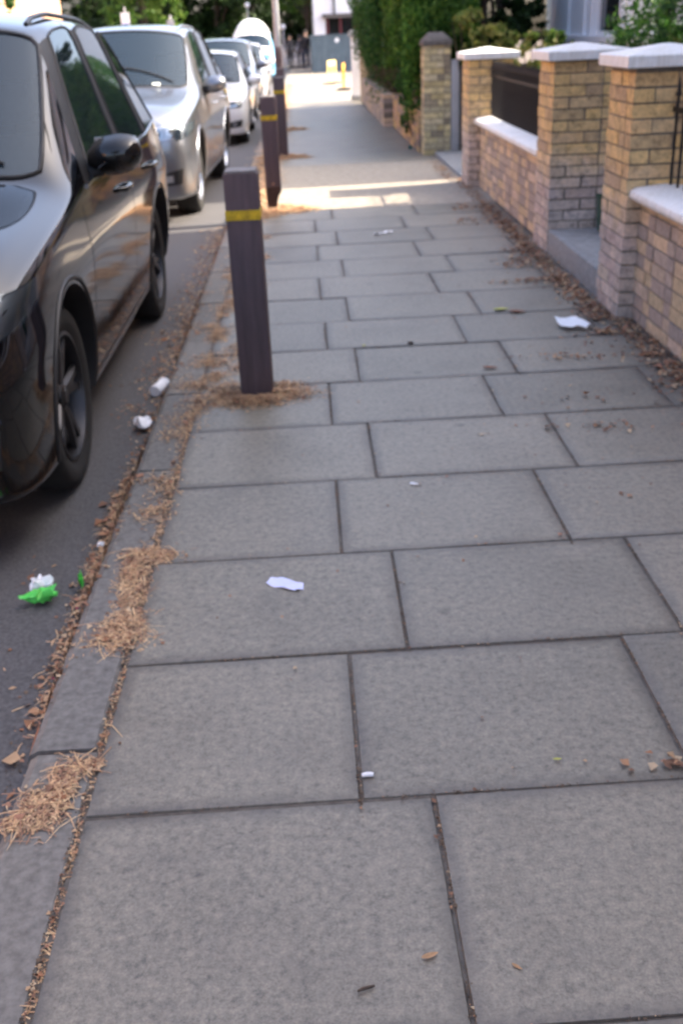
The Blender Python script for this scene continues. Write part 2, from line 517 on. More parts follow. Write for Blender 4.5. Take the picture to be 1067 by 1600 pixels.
mb = MB()
k0 = ROWY.index(1.765)
for i in range(len(ROWY) - 1):
    J = list(JA if (i - k0) % 2 == 0 else JB)
    for j in range(1, len(J) - 1): J[j] += random.uniform(-.012, .012) if abs(i - k0) > 2 else 0
    for a, b in zip(J[:-1], J[1:]): slab(mb, a, b, ROWY[i], ROWY[i + 1])
pv = struct(mb.build('pavement', MAT['slab'], smooth=30)); at_ = pv.data.attributes.new('edge', 'FLOAT', 'POINT'); at_.data.foreach_set('value', ([1.0] * 16 + [0.0] * 4) * (len(pv.data.vertices) // 20))
# paler copy of the paving beyond the crossing: one sheet, joints left out
strip('far_paving', [X_KERB_IN, .2, 1.0, 2.41], [13.5, 15, 18, 22, 28, 34, 42, 50, 58], lambda x, y: gz(y) - .001, MAT['slabfar'])
strip('crossing', [X_KERB_IN, 2.42], [9.93, 11, 12.2, 13.5], lambda x, y: -.002 + gz(y), MAT['crossing'])

# ------------------------------------------------------------------ scattered straw and leaves


def blades(name, spots, label, cat, mat_, lmin=.03, lmax=.11, w=.0025, lift=.5):
    """spots: (x, y, z, sx, sy, n, zh) gaussian heaps of thin bent blades"""
    V = []
    for (cx, cy, cz, sx, sy, n, zh) in spots:
        n = int(n)
        p = np.stack([rng.normal(cx, sx, n), rng.normal(cy, sy, n)], 1)
        d2 = np.minimum(((p[:, 0] - cx) / sx) ** 2 + ((p[:, 1] - cy) / sy) ** 2, 6)
        z = cz + .002 + rng.random(n) * zh * np.exp(-d2 * .6)
        L = rng.uniform(lmin, lmax, n); a = rng.uniform(0, 2 * np.pi, n)
        t = np.stack([np.cos(a), np.sin(a)], 1)
        up = rng.random(n) ** 2 * lift * L * np.exp(-d2 * .3)
        bend = rng.normal(0, .25, n)[:, None] * L[:, None] * np.stack([-t[:, 1], t[:, 0]], 1)
        sd_ = np.stack([-t[:, 1], t[:, 0]], 1) * (w * rng.uniform(.6, 1.5, n))[:, None]
        A = p - t * L[:, None] / 2; B = p + bend * .5; C = p + t * L[:, None] / 2 + bend * .3
        z1 = z + up * .6; z2 = z + up
        for q, zz, s in ((A, z, 1), (A, z, -1), (B, z1 + .003, 1), (B, z1 + .003, -1), (C, z2, .4), (C, z2, -.4)):
            V.append(np.concatenate([q + sd_ * s, zz[:, None]], 1))
    n6 = len(V) // 6
    vs = []; fs = []; off = 0
    for k in range(n6):
        blk = V[k * 6:(k + 1) * 6]; n = len(blk[0])
        vs.append(np.stack(blk, 1).reshape(-1, 3))
        b = off + np.arange(n)[:, None] * 6
        fs.append(np.concatenate([b + [0, 1, 3, 2], b + [2, 3, 5, 4]], 0)); off += n * 6
    me = np_mesh(name, np.concatenate(vs), np.concatenate(fs))
    return stuff(link(name, me, mat_), label, cat)


def litter(name, spots, label, cat, mat_, smin=.008, smax=.03):
    """small curled leaves: two quads folded along the rib"""
    vs = []; fs = []; off = 0
    for (cx, cy, cz, sx, sy, n, zh) in spots:
        n = int(n)
        p = np.stack([rng.normal(cx, sx, n), rng.normal(cy, sy, n)], 1)
        d2 = np.minimum(((p[:, 0] - cx) / sx) ** 2 + ((p[:, 1] - cy) / sy) ** 2, 6)
        z = cz + .003 + rng.random(n) * zh * np.exp(-d2 * .5)
        L = rng.uniform(smin, smax, n) * (1 + (rng.random(n) < .06) * 1.0); wd = L * rng.uniform(.25, .5, n)
        a = rng.uniform(0, 2 * np.pi, n); til = rng.normal(0, .35, n); fold = rng.uniform(.1, .8, n)
        t = np.stack([np.cos(a) * np.cos(til), np.sin(a) * np.cos(til), np.sin(til)], 1)
        s = np.stack([-np.sin(a), np.cos(a), np.zeros(n)], 1); u = np.cross(t, s)
        c = np.concatenate([p, z[:, None]], 1)
        L_ = L[:, None]; w_ = wd[:, None]; h = (fold * wd)[:, None]
        pts = [c - t * L_ / 2, c - t * L_ * .1 + s * w_ + np.abs(u) * h, c + t * L_ / 2 + np.abs(u) * h * .5, c - t * L_ * .1 - s * w_ + np.abs(u) * h]
        # rib: 0-2, wings 1 and 3
        vs.append(np.stack(pts, 1).reshape(-1, 3))
        b = off + np.arange(n)[:, None] * 4
        fs.append(np.concatenate([b + [0, 1, 2], b + [0, 2, 3]], 0)); off += n * 4
    V = np.concatenate(vs); V[:, 2] = np.maximum(V[:, 2], np.where(V[:, 0] < X_KERB_OUT, ROAD, 0) + gz(0) + .002 - .008 * np.maximum(0, V[:, 1] - 12))
    me = np_mesh(name, V, np.concatenate(fs))
    return stuff(link(name, me, mat_), label, cat)


xj = X_KERB_IN + .005
sp = [(-.60, 2.99, 0, .035, .03, 374, 0.0099), (-.55, 2.98, 0, .03, .02, 216, 0.0072), (-.62, 2.86, 0, .02, .06, 302, 0.0081), (-.60, 2.72, 0, .022, .07, 331, 0.0072), (-.59, 2.56, 0, .03, .04, 403, 0.0090), (-.60, 2.48, 0, .045, .03, 374, 0.0090),
      (-.66, 1.79, 0, .030, .035, 374, 0.0099), (-.625, 1.87, 0, .018, .04, 302, 0.0090), (-.69, 1.745, 0, .028, .012, 158, 0.0063), (-.585, 1.935, 0, .018, .012, 115, 0.0054),
      (-.62, 3.32, 0, .04, .05, 122, 0.0063), (-.60, 3.55, 0, .03, .07, 108, 0.0054), (-.66, 3.62, 0, .05, .02, 64, 0.0045),
      (-.61, 4.1, 0, .04, .06, 115, 0.0063), (-.60, 4.28, 0, .05, .08, 144, 0.0063)]
y = .3
while y < 2.45:
    sp.append((xj, y, -.01, .006, .05, 12 + 22 * random.random(), .008)); y += .09
y = 2.5
while y < 4.4:
    sp.append((xj - .01, y, -.008, .014, .05, 26, .01)); y += .09
y = 4.4
while y < 9.8:
    if random.random() < .62: sp.append((-.565 + random.uniform(-.04, .06), y, 0, .022 + .03 * random.random(), .05, 70 + 150 * random.random(), .01))
    if random.random() < .30: sp.append((-.46 + random.uniform(-.08, .10), y, 0, .035, .05, 100, .008))
    y += .12
blades('dry_grass', [(a, b, c, d, e, n * .9, f_) for a, b, c, d, e, n, f_ in sp], 'straw coloured dry grass lying along the joint between kerb stones and paving', 'dry grass', MAT['straw'], .006, .032, .0015, lift=.12)
blades('dry_grass', [(a, b, c, d * 1.15, e * 1.15, n * .09, f_) for a, b, c, d, e, n, f_ in sp], 'longer pale grass stalks sticking out of the matted grass on the kerb joint', 'dry grass', MAT['straw'], .04, .12, .0012, lift=.12)
litter('soil_crumbs', [(a, b, c, d * .9, e * .9, n * 1.1, f_ * .6) for a, b, c, d, e, n, f_ in sp], 'dark crumbs of soil under the dry grass on the kerb joint', 'soil', MAT['crumb'], .003, .008)
litter('leaf_litter', [(a, b, c, d, e, n * .22, f_) for a, b, c, d, e, n, f_ in sp], 'brown leaf crumbs mixed into the dry grass between kerb stones and paving', 'fallen leaves', MAT['leaf'], .006, .017)
sp = [(-.295 + dx * 1.15, 4.60 + dy * 1.2, 0, .055, .045, n * 1.9, .03) for dx, dy, n in ((-.11, -.03, 150), (-.05, -.10, 220), (.04, -.10, 200), (.11, -.03, 160), (.12, .05, 120), (-.12, .06, 120), (.19, -.04, 60), (-.2, -.06, 80))]
blades('dry_grass', sp, 'ring of matted dry grass round the foot of the nearest wooden post', 'dry grass', MAT['straw'], .008, .05, .0013)
litter('leaf_litter', [(a, b, c, d, e, n * .5, f) for a, b, c, d, e, n, f in sp], 'brown leaf crumbs caught round the foot of the nearest wooden post', 'fallen leaves', MAT['leaf'], .006, .018)
litter('soil_crumbs', [(a, b, c, d, e, n, f_ * .5) for a, b, c, d, e, n, f_ in sp], 'dark soil crumbs round the foot of the nearest wooden post', 'soil', MAT['crumb'], .003, .008)
sp = []
for yb in (10.02, 14.6, 19.3):
    for dx, dy in ((-.12, -.08), (.0, -.14), (.13, -.06), (.26, -.05), (-.24, 0), (.1, .1), (-.1, -.3), (-.15, .4), (-.2, .9), (-.22, -.7)):
        sp.append((-.33 + dx, yb + dy, gz(yb), .07, .09, 260, .03))
blades('dry_grass', sp, 'bleached dry grass at the feet of the farther wooden posts', 'dry grass', MAT['straw'], .03, .10, .004)
sp = []
y = 10.2
while y < 40:
    sp.append((-.5, y, gz(y), .09, .2, 70, .02)); y += .3
blades('dry_grass', sp, 'dry grass along the far stretch of kerb beyond the crossing', 'dry grass', MAT['straw'], .04, .14, .006)

# gutter leaves
sp = []; y = 1.0
while y < 9.8:
    dens = (.35 if y < 2.2 else 1) * (22 + 60 * max(0, math.sin(y * 2.3)) * random.random() + (60 * random.random() if 2.3 < y < 3.75 else 0))
    sp.append((X_KERB_OUT - .035 - (.03 if y < 2.2 else 0), y, ROAD, .028 if y < 4.3 else .06, .06, dens, .03)); y += .1
for yy_ in np.arange(4.6, 9.8, .14): sp.append((X_KERB_OUT - random.uniform(.04, .2), yy_, ROAD, .06, .08, 24, .008))
for (a, b) in ((-.98, 3.05), (-1.0, 2.5), (-.9, 2.0), (-.86, 1.85), (-.9, 5.4), (-.93, 4.7)): sp.append((a, b, ROAD, .05, .09, 9, .003))
litter('leaf_litter', [(a, b, c, d, e, n * .6, f_ * .7) for a, b, c, d, e, n, f_ in sp], 'drift of brown dead leaves in the gutter below the kerb', 'fallen leaves', MAT['leaf'], .007, .026)
litter('soil_crumbs', [(a - .005, b, c, d * 1.1, e, n * 2.2, f_ * .3) for a, b, c, d, e, n, f_ in sp], 'brown grit and silt lying in the gutter under the dead leaves', 'soil', MAT['crumb'], .003, .009)
blades('dry_grass', [(a, b, c, d, e, n * .35, f) for a, b, c, d, e, n, f in sp if b > 2.2], 'straw bits mixed into the gutter below the kerb', 'dry grass', MAT['straw'], .015, .05, .0015)
# dirt caught in the slab joints
sp = []
for i in range(len(ROWY) - 1):
    J = JA if (i - k0) % 2 == 0 else JB
    for x in J[1:-1]:
        y = ROWY[i] + SK * x
        while y < ROWY[i + 1] + SK * x:
            if random.random() < .55: sp.append((x, y, -.004, .0028, .03, random.randint(8, 34), .003))
            y += .06
    x = -.5
    while x < 1.7:
        if random.random() < .42: sp.append((x, ROWY[i] + SK * x, -.004, .03, .0028, random.randint(8, 34), .003))
        x += .07
litter('soil_crumbs', [s for s in sp if s[1] > .8], 'grit and earth filling parts of the joints between paving slabs', 'soil', MAT['crumb'], .002, .007)
litter('leaf_litter', [(a, b, c, d, e, n * .10, f_) for a, b, c, d, e, n, f_ in sp if b > .8], 'pale leaf bits caught in the joints between paving slabs', 'fallen leaves', MAT['leaf'], .004, .010)
# leaves against the garden walls
sp = []
for yy_ in np.arange(.4, 13.3, .10):
    xb = 1.74 if yy_ < 5.6 else 1.66
    if 11.5 < yy_ < 13.3: xb = 1.6
    d = 55 if 3.8 < yy_ < 9.6 else 20
    if yy_ < 2.6: d = 30
    sp.append((xb - .05, yy_, 0, .045, .06, d * random.uniform(.3, 1.7), .02))
for (a, b, sx, sy, n) in ((1.50, 6.6, .09, .05, 110), (1.44, 7.15, .08, .10, 160), (1.52, 7.5, .07, .12, 150), (1.58, 6.2, .06, .12, 120), (1.60, 5.75, .07, .1, 130), (1.57, 5.3, .09, .07, 70),
                          (1.30, 6.6, .12, .03, 60), (1.64, 4.9, .07, .1, 90), (1.62, 4.5, .05, .1, 70), (1.40, 4.9, .12, .02, 40), (1.15, 4.95, .1, .02, 22), (1.09, 3.96, .10, .02, 16), (1.25, 3.9, .12, .03, 18), (1.35, 4.3, .2, .1, 22),
                          (1.38, 8.9, .10, .12, 100), (1.42, 9.6, .08, .15, 110), (.94, 1.95, .022, .12, 50), (.965, 2.02, .02, .10, 50), (.88, 1.815, .09, .012, 50), (.99, 1.84, .04, .05, 60), (1.02, 1.72, .03, .05, 16), (.80, 1.84, .05, .012, 6)):
    sp.append((a, b, 0, sx, sy, n, .015))
litter('leaf_litter', sp, 'brown dead leaves gathered along the foot of the garden walls', 'fallen leaves', MAT['leaf'], .010, .030)
sp = [(rng.uniform(-.5, 1.6), rng.uniform(.9, 9.5), 0, .02, .02, 1, 0) for _ in range(150)] + [(1.2, 5, 0, .35, .7, 60, 0), (1.2, 3.6, 0, .3, .5, 30, 0)]
litter('leaf_litter', sp, 'single leaf crumbs and bits scattered over the paving slabs', 'fallen leaves', MAT['leaf'], .005, .015)

# ------------------------------------------------------------------ brickwork
CH = .075
BL, BW_, BH, JT = .215, .1025, .065, .010


def brick(mb, x0, y0, z0, x1, y1, z1, mi=0):
    j = lambda s=.0022: random.gauss(0, s)
    ry = Matrix.Rotation(random.gauss(0, .006), 3, 'Z')
    mb.box((x0 + j(), y0 + j(), z0 + j(.0008)), (x1 + j(), y1 + j(), z1 + j(.0008)), mi, rot=ry)


def pillar_bricks(mb, x0, y0, s, z0, z1):
    """square pier of four stretchers' pinwheel, alternate courses turned"""
    k = 0; z = z0
    h = s / .44
    while z < z1 - .02:
        zt = min(z + BH, z1)
        for sgn in range(4):
            # side running a..b; alternate start
            for t in range(2):
                if k % 2 == 0:
                    a0, a1 = (0, BL * h) if t == 0 else ((BL + JT) * h, (2 * BL + JT) * h - BW_ * h - JT)
                else:
                    a0, a1 = (0, BW_ * h) if t == 0 else ((BW_ + JT) * h, (BW_ + JT + BL) * h)
                if a1 - a0 < .02: continue
                d = BW_ * h
                if k % 2 and t == 1: a1 = min(a1, s - d - JT)
                if sgn == 0: r = (x0 + a0, y0, x0 + a1, y0 + d)
                elif sgn == 1: r = (x0 + s - d, y0 + a0, x0 + s, y0 + a1)
                elif sgn == 2: r = (x0 + s - a1, y0 + s - d, x0 + s - a0, y0 + s)
                else: r = (x0, y0 + s - a1, x0 + d, y0 + s - a0)
                brick(mb, r[0], r[1], z, r[2], r[3], zt)
        z += CH; k += 1
    return z


def pillar(label, x, y, s, h, cap, zb=0.0, lowgrey=.55):
    t = thing('gate_pillar', label, 'brick pillar', (x + s / 2, y + s / 2, zb))
    o = -s / 2
    up = MB(); pillar_bricks(up, o, o, s, .0, h)
    up.build('brickwork', MAT['brickpale'] if cap == 'stone' else MAT['brick_mix'], t)
    c = MB(); c.box((o + .007, o + .007, -.1), (-o - .007, -o - .007, h - .004)); c.build('mortar_joints', MAT['mortar'], t)
    c = MB(); e = s / 2 + .055; r = .012
    if cap == 'stone':
        e = s / 2 + .02
        c.box((-e, -e, h), (e, e, h + .055)); ez = h + .055; pk = .10
        vs = [(-e, -e, ez), (e, -e, ez), (e, e, ez), (-e, e, ez), (-e * .45, -e * .45, ez + pk), (e * .45, -e * .45, ez + pk), (e * .45, e * .45, ez + pk), (-e * .45, e * .45, ez + pk)]
        c2 = MB(); c2.add(vs, [(0, 1, 5, 4), (1, 2, 6, 5), (2, 3, 7, 6), (3, 0, 4, 7), (4, 5, 6, 7), (3, 2, 1, 0)])
        cc = c.build('cap', MAT['slate'], t, bevel=.012, smooth=40)
        c2.build('cap_top', MAT['slate'], cc, bevel=.012, smooth=40)
    else:
        b = MB()
        z0, z1, z2 = h + .001, h + .062, h + .105
        rings = [(e - .03, z0), (e - .004, z0), (e, z0 + .006), (e, z1 - .006), (e - .008, z1), (.02, z2)]
        for q, z in rings: b.v += [(-q, -q, z), (q, -q, z), (q, q, z), (-q, q, z)]
        for k in range(len(rings) - 1):
            for i in range(4): b.f.append((k * 4 + i, k * 4 + (i + 1) % 4, k * 4 + 4 + (i + 1) % 4, k * 4 + 4 + i)); b.m.append(0)
        b.f += [(20, 21, 22, 23), (3, 2, 1, 0)]; b.m += [0, 0]
        b.build('cap', MAT['cream'], t)
    return t


def mixbrick():
    """yellow stocks above, greyer weathered bricks near the pavement"""
    m, nt, b = new_mat('stock_brick_weathered')
    g = nt.nodes.new('ShaderNodeNewGeometry')
    A = [(0.680, 0.488, 0.265), (0.562, 0.403, 0.250), (0.769, 0.570, 0.333), (0.503, 0.376, 0.265), (0.652, 0.460, 0.292), (0.725, 0.529, 0.292), (0.547, 0.418, 0.307), (0.740, 0.529, 0.278), (0.621, 0.460, 0.265), (0.444, 0.334, 0.250)]
    B = [(0.601, 0.492, 0.426), (0.523, 0.445, 0.404), (0.653, 0.532, 0.455), (0.483, 0.413, 0.381), (0.705, 0.585, 0.514), (0.588, 0.492, 0.397), (0.444, 0.386, 0.360), (0.562, 0.452, 0.404), (0.640, 0.546, 0.500), (0.510, 0.413, 0.381)]
    ra = ramp(nt, [(i / 10, (c[0] * 1.03, c[1], c[2] * .80)) for i, c in enumerate(A)]); rb = ramp(nt, [(i / 10, c) for i, c in enumerate(B)])
    for r in (ra, rb): nt.links.new(g.outputs['Random Per Island'], r.inputs[0])
    tc = nt.nodes.new('ShaderNodeTexCoord'); sx = nt.nodes.new('ShaderNodeSeparateXYZ'); nt.links.new(tc.outputs['Object'], sx.inputs[0])
    n = noise(nt, 5, 3); ml = nt.nodes.new('ShaderNodeMath'); ml.operation = 'MULTIPLY_ADD'; ml.inputs[1].default_value = .5
    nt.links.new(n.outputs[0], ml.inputs[0]); nt.links.new(sx.outputs[2], ml.inputs[2])
    mr = nt.nodes.new('ShaderNodeMapRange'); mr.inputs[1].default_value = .65; mr.inputs[2].default_value = 1.05; nt.links.new(ml.outputs[0], mr.inputs[0])
    c = mixc(nt, mr.outputs[0], rb.outputs[0], ra.outputs[0])
    n2 = noise(nt, 24, 6, .75); rr = ramp(nt, [(.30, (.42, .42, .44)), (.48, (.92, .92, .92)), (.72, (1.3, 1.27, 1.22))]); nt.links.new(n2.outputs[0], rr.inputs[0])
    c = mixc(nt, 1, c, rr.outputs[0], 'MULTIPLY')
    n3 = noise(nt, 3.5, 5, .7); r3 = ramp(nt, [(.48, (0, 0, 0)), (.74, (.42,) * 3)]); nt.links.new(n3.outputs[0], r3.inputs[0])
    c = mixc(nt, r3.outputs[0], c, (.20, .175, .155))
    nt.links.new(c, b.inputs['Base Color']); b.inputs['Roughness'].default_value = .9; b.inputs['Specular IOR Level'].default_value = .25
    bump(nt, b, n2.outputs[0], .5, .003)
    return m


MAT['brick_mix'] = mixbrick()
P1 = pillar('near brick gate pillar under a white cap, beside the low wall at the right edge', 1.685, 5.60, .45, 1.29, 'white')
P2 = pillar('brick gate pillar under a white cap, between the step and the black railings', 1.695, 7.47, .45, 1.275, 'white')
P3 = pillar('farthest of the white capped brick pillars, at the far end of the railings', 1.635, 10.93, .44, 1.20, 'white')
P4 = pillar('slim pale brick pillar with dark pointed stone cap beside the hedge', 1.53, 14.05, .34, 1.30, 'stone', zb=gz(14))


def low_wall(label, x0, y0, y1, h=.62, name='garden_wall'):
    L = y1 - y0
    t = thing(name, label, 'garden wall', (x0, y0, 0))
    w = MB(); k = 0; z = 0.0
    while z < h - .02:
        y = -.13 if k % 2 else 0; i = k
        while y < L:
            l = BL if i % 2 == 0 else BW_
            a, b = max(y, 0), min(y + l, L)
            if b - a > .02:
                if l == BL:
                    brick(w, 0, a, z, BW_, b, min(z + BH, h)); 
                    brick(w, BW_ + .01, a, z, .215, b, min(z + BH, h))
                else: brick(w, 0, a, z, .215, b, min(z + BH, h))
            y += l + JT; i += 1
        z += CH; k += 1
    w.build('brickwork', MAT['brickgrey'], t)
    c = MB(); c.box((.007, .004, -.1), (.208, L - .004, h - .004)); c.build('mortar_joints', MAT['mortar'], t)
    # coping with rounded nose, in three lengths
    segs = max(2, round(L / 1.6)); 
    b = MB()
    for s in range(segs):
        a0, a1 = L * s / segs + .003, L * (s + 1) / segs - .003
        prof = [(-.045, h + .002), (-.060, h + .012), (-.066, h + .032), (-.058, h + .052), (-.03, h + .066), (.12, h + .080), (.25, h + .066), (.27, h + .045), (.262, h + .002)]
        n = len(prof)
        vs = [(px, a0, pz) for px, pz in prof] + [(px, a1, pz) for px, pz in prof]
        b.add(vs, [(i, i + 1, n + i + 1, n + i) for i in range(n - 1)] + [(n - 1, 0, n, 2 * n - 1), tuple(range(n))[::-1], tuple(range(n, 2 * n))])
    b.build('coping', MAT['cream'], t, smooth=40)
    return t


low_wall('long low brick wall with white coping, nearest at the right edge', 1.765, -4.0, 5.598, .64)
low_wall('low brick wall with white coping between two capped pillars under railings', 1.755, 7.922, 10.928, .60)


def railing(label, x, y0, y1, z0, group=None, gap=.078):
    t = thing('iron_railing', label, 'railings', (x, y0, z0))
    L = y1 - y0
    f = MB(); f.box((-.006, 0, .36), (.006, L, .385)); f.build('rail', MAT['iron'], t)
    y = gap * .5; k = 0
    bars = []
    b = MB(); b.cyl((0, 0, -.005), (0, 0, .44), .008, n=8); b.cyl((0, 0, .44), (0, 0, .455), .016, .016, n=8); b.cyl((0, 0, .455), (0, 0, .53), .013, .001, n=8)
    me = b.mesh(); me.materials.append(MAT['iron'])
    while y < L:
        o = bpy.data.objects.new('bar', me); COL.objects.link(o); o.parent = t; o.location = (0, y, 0)
        y += gap
    return t


railing('black iron railings on the low wall between the two capped pillars', 1.86, 7.92, 10.93, .675, gap=.068)
railing('black iron railings on the nearest low wall at the right edge of the picture', 1.90, 1.2, 5.598, .715, gap=.11)

# garden steps between the pillars
t = thing('garden_step', 'pale concrete entrance step between the two nearest brick pillars', 'step', (1.70, 6.05, 0))
b = MB(); b.box((0, .003, -.05), (.75, 1.415, .165)); b.build('lower_tread', MAT['conc'], t, bevel=.008, smooth=40)
b = MB(); b.box((.50, .01, .166), (1.5, 1.408, .34)); b.build('upper_tread', MAT['conc'], t, bevel=.008, smooth=40)
# path beyond pillar three
t = thing('path_step', 'low concrete threshold between the farther capped pillar and slim pillar', 'step', (1.66, 11.4, 0))
b = MB(); b.box((0, 0, -.05), (1.8, 2.62, .03)); b.build('slab', MAT['conc'], t, bevel=.008, smooth=40)
# grey gate post beside the slim pillar
t = thing('gate_post', 'tall grey timber gate post against the slim pale brick pillar', 'gate post', (1.93, 14.1, gz(14)))
b = MB(); b.box((-.05, -.05, -.05), (.05, .05, 1.13)); b.build('post', MAT['galv'], t, bevel=.006, smooth=40)
b = MB(); b.box((.055, -.02, .1), (1.0, .02, 1.05)); b.build('gate_leaf', MAT['slate'], t, bevel=.004, smooth=40)

# caddy with a white bag on the step
t = thing('food_caddy', 'dark green plastic caddy with a white bag on the garden step', 'bin', (2.09, 7.25, .166))
b = MB()
for k, (r, z) in enumerate([(.075, 0), (.085, .02), (.10, .24), (.105, .25)]):
    for i in range(16):
        a = 2 * math.pi * i / 16; q = max(abs(math.cos(a)), abs(math.sin(a))) ** .7
        b.v.append((r * math.cos(a) / q, r * math.sin(a) / q, z))
b.f = [(k * 16 + i, k * 16 + (i + 1) % 16, k * 16 + 16 + (i + 1) % 16, k * 16 + 16 + i) for k in range(3) for i in range(16)] + [tuple(range(15, -1, -1))]
b.m = [0] * len(b.f)
b.build('tub', MAT['binGreen'], t, smooth=50)


def crumple(name, mat_, parent=None, size=(.06, .05, .02), seed=0, sub=3, loc=None, rz=None, amp=.35):
    r = np.random.default_rng(seed)
    bm = bmesh.new(); bmesh.ops.create_icosphere(bm, subdivisions=sub, radius=1)
    ds = [(Vector(r.normal(size=3)).normalized(), r.uniform(-.5, .9), r.uniform(.1, amp)) for _ in range(26)]
    for v in bm.verts:
        c = v.co.copy()
        s = 1
        for d, o, am in ds:
            q = c.dot(d)
            if q > o: s -= am * (q - o)
        th = math.atan2(c.y, c.x); lob = 1 + .22 * math.sin(3 * th + seed) + .16 * math.sin(5 * th + seed * 1.7 + c.z * 2) + .10 * math.sin(8 * th + seed * .6)
        v.co = c * max(s, .3) * lob + Vector(r.normal(0, .03, 3)); v.co.z += .28 * math.sin(c.x * 5 + seed) * math.cos(c.y * 4 + seed)
        v.co = Vector((v.co.x * size[0], v.co.y * size[1], max(v.co.z, -.6) * size[2] + size[2] * .6))
    me = bpy.data.meshes.new(name); bm.to_mesh(me); bm.free()
    return link(name, me, mat_, parent, loc, rz, smooth=25)


crumple('bag', MAT['paperw'], t, (.10, .09, .07), 4, loc=(0, 0, .235))

# ------------------------------------------------------------------ wooden posts


def bollard(label, x, y, group='wooden posts along the kerb', rot=False, rz=0.0, lean=(0, 0)):
    t = thing('wooden_post', label, 'wooden post', (x, y, gz(y)), rz, group)
    t.rotation_euler = (lean[0], lean[1], rz)
    h = .073; H_ = 1.0
    b = MB()
    if not rot:
        b.box((-h, -h, -.08), (h, h, H_ - .008))
        p = b.build('post', MAT['post'], t, bevel=.006, smooth=40)
    else:
        # the lower corner has rotted away, leaving a ragged notch
        zs = [.20, .24]
        b.box((-h, -h, .215), (h, h, H_ - .008))
        p = b.build('post', MAT['post'], t, bevel=.006, smooth=40)
        r = MB(); bm = bmesh.new()
        segs = [(-.06, -.055, .03), (.0, -.06, .028), (.05, -.065, .03), (.10, -.070, .035), (.14, -.072, .05), (.17, -.073, .073), (.214, -.073, .073)]
        n = len(segs)
        vs = []
        for z, a, c in segs:
            vs += [(a, -h + .004, z), (c, -h + .004, z), (c, h - .004, z), (a, h - .004, z)]
        fs = []
        for k in range(n - 1):
            for i in range(4): fs.append((k * 4 + i, k * 4 + (i + 1) % 4, k * 4 + 4 + (i + 1) % 4, k * 4 + 4 + i))
        r.add(vs, fs); r.build('rotten_foot', MAT['postrot'], t)
        s = MB(); s.cyl((.0, -h - .006, .245), (0, -h + .004, .245), .012, n=12); s.build('bolt_head', MAT['straw'], t)
    c = MB()
    q = h - .006
    c.box((-q, -q, H_ - .0075), (q, q, H_ + .004)); c.build('weathered_top', MAT['posttop'], t, bevel=.004, smooth=40)
    y_ = MB()
    for (a, b2) in (((-h - .0025, -h - .0025, .80), (h + .0025, -h + .004, .842)), ((-h - .0025, h - .004, .80), (h + .0025, h + .0025, .842)),
                    ((-h - .0025, -h + .004, .80), (-h + .004, h - .004, .842)), ((h - .004, -h + .004, .80), (h + .0025, h - .004, .842))):
        y_.box(a, b2)
    y_.build('painted_band', MAT['yellow'], t)
    return t


bollard('nearest dark square wooden post with a bright yellow band, dry grass round its foot', -.288, 4.625, rz=R(-1))
bollard('second dark wooden post from the front, its foot rotted to a ragged stump', -.330, 10.03, rot=True, rz=R(2))
bollard('third dark wooden post with yellow band, directly behind the rotted one', -.325, 14.70, rz=R(-2))
bollard('farthest dark wooden post with yellow band, in front of the street light', -.40, 19.4, rz=R(3))

# lamp post
ly = 24.0
t = thing('street_lamp', 'tall pale grey street lamp post with dark base beside the kerb', 'lamp post', (-.50, ly, gz(ly)))
b = MB(); b.cyl((0, 0, -.1), (0, 0, 1.25), .085, n=20); b.cyl((0, 0, 1.25), (0, 0, 1.32), .085, .068, n=20); b.build('base', MAT['post'], t, smooth=40)
b = MB(); b.cyl((0, 0, 1.32), (0, 0, 7.4), .066, .045, n=20); b.build('column', MAT['galv'], t, smooth=40)
b = MB(); b.tube([(0, 0, 7.38), (-.1, 0, 7.7), (-.5, 0, 7.95), (-1.2, 0, 8.0)], .03); b.build('bracket', MAT['galv'], t, smooth=40)
b = MB(); b.box((-1.75, -.14, 7.94), (-1.2, .14, 8.08)); l = b.build('lantern', MAT['galv'], t, bevel=.04, smooth=40)
b = MB(); b.box((-1.7, -.11, 7.90), (-1.28, .11, 7.945)); b.build('diffuser', LENS, l)

# ------------------------------------------------------------------ litter on the ground


def sheet(name, mat_, outline, label, cat, loc, rz=0, thick=.0012, wob=.006, seed=1, n=14):
    """a flat, slightly buckled piece of paper cut to an outline"""
    r = np.random.default_rng(seed)
    bm = bmesh.new()
    vs = [bm.verts.new((x, y, 0)) for x, y in outline]
    bm.faces.new(vs)
    bmesh.ops.triangulate(bm, faces=bm.faces)
    bmesh.ops.subdivide_edges(bm, edges=bm.edges, cuts=3, use_grid_fill=True)
    ph = r.uniform(0, 6, 4)
    sz = max(abs(c) for p in outline for c in p)
    for v in bm.verts:
        v.co.z = .003 + wob * (1 + math.sin(v.co.x / sz * 3.1 + ph[0]) * math.cos(v.co.y / sz * 2.6 + ph[1])) / 2 + wob * .3 * math.sin(v.co.x / sz * 9 + v.co.y / sz * 7 + ph[2])
    ret = bmesh.ops.solidify(bm, geom=bm.faces[:], thickness=thick)
    me = bpy.data.meshes.new(name); bm.to_mesh(me); bm.free()
    return tag(link(name, me, mat_, None, loc, rz, smooth=60), label, cat)


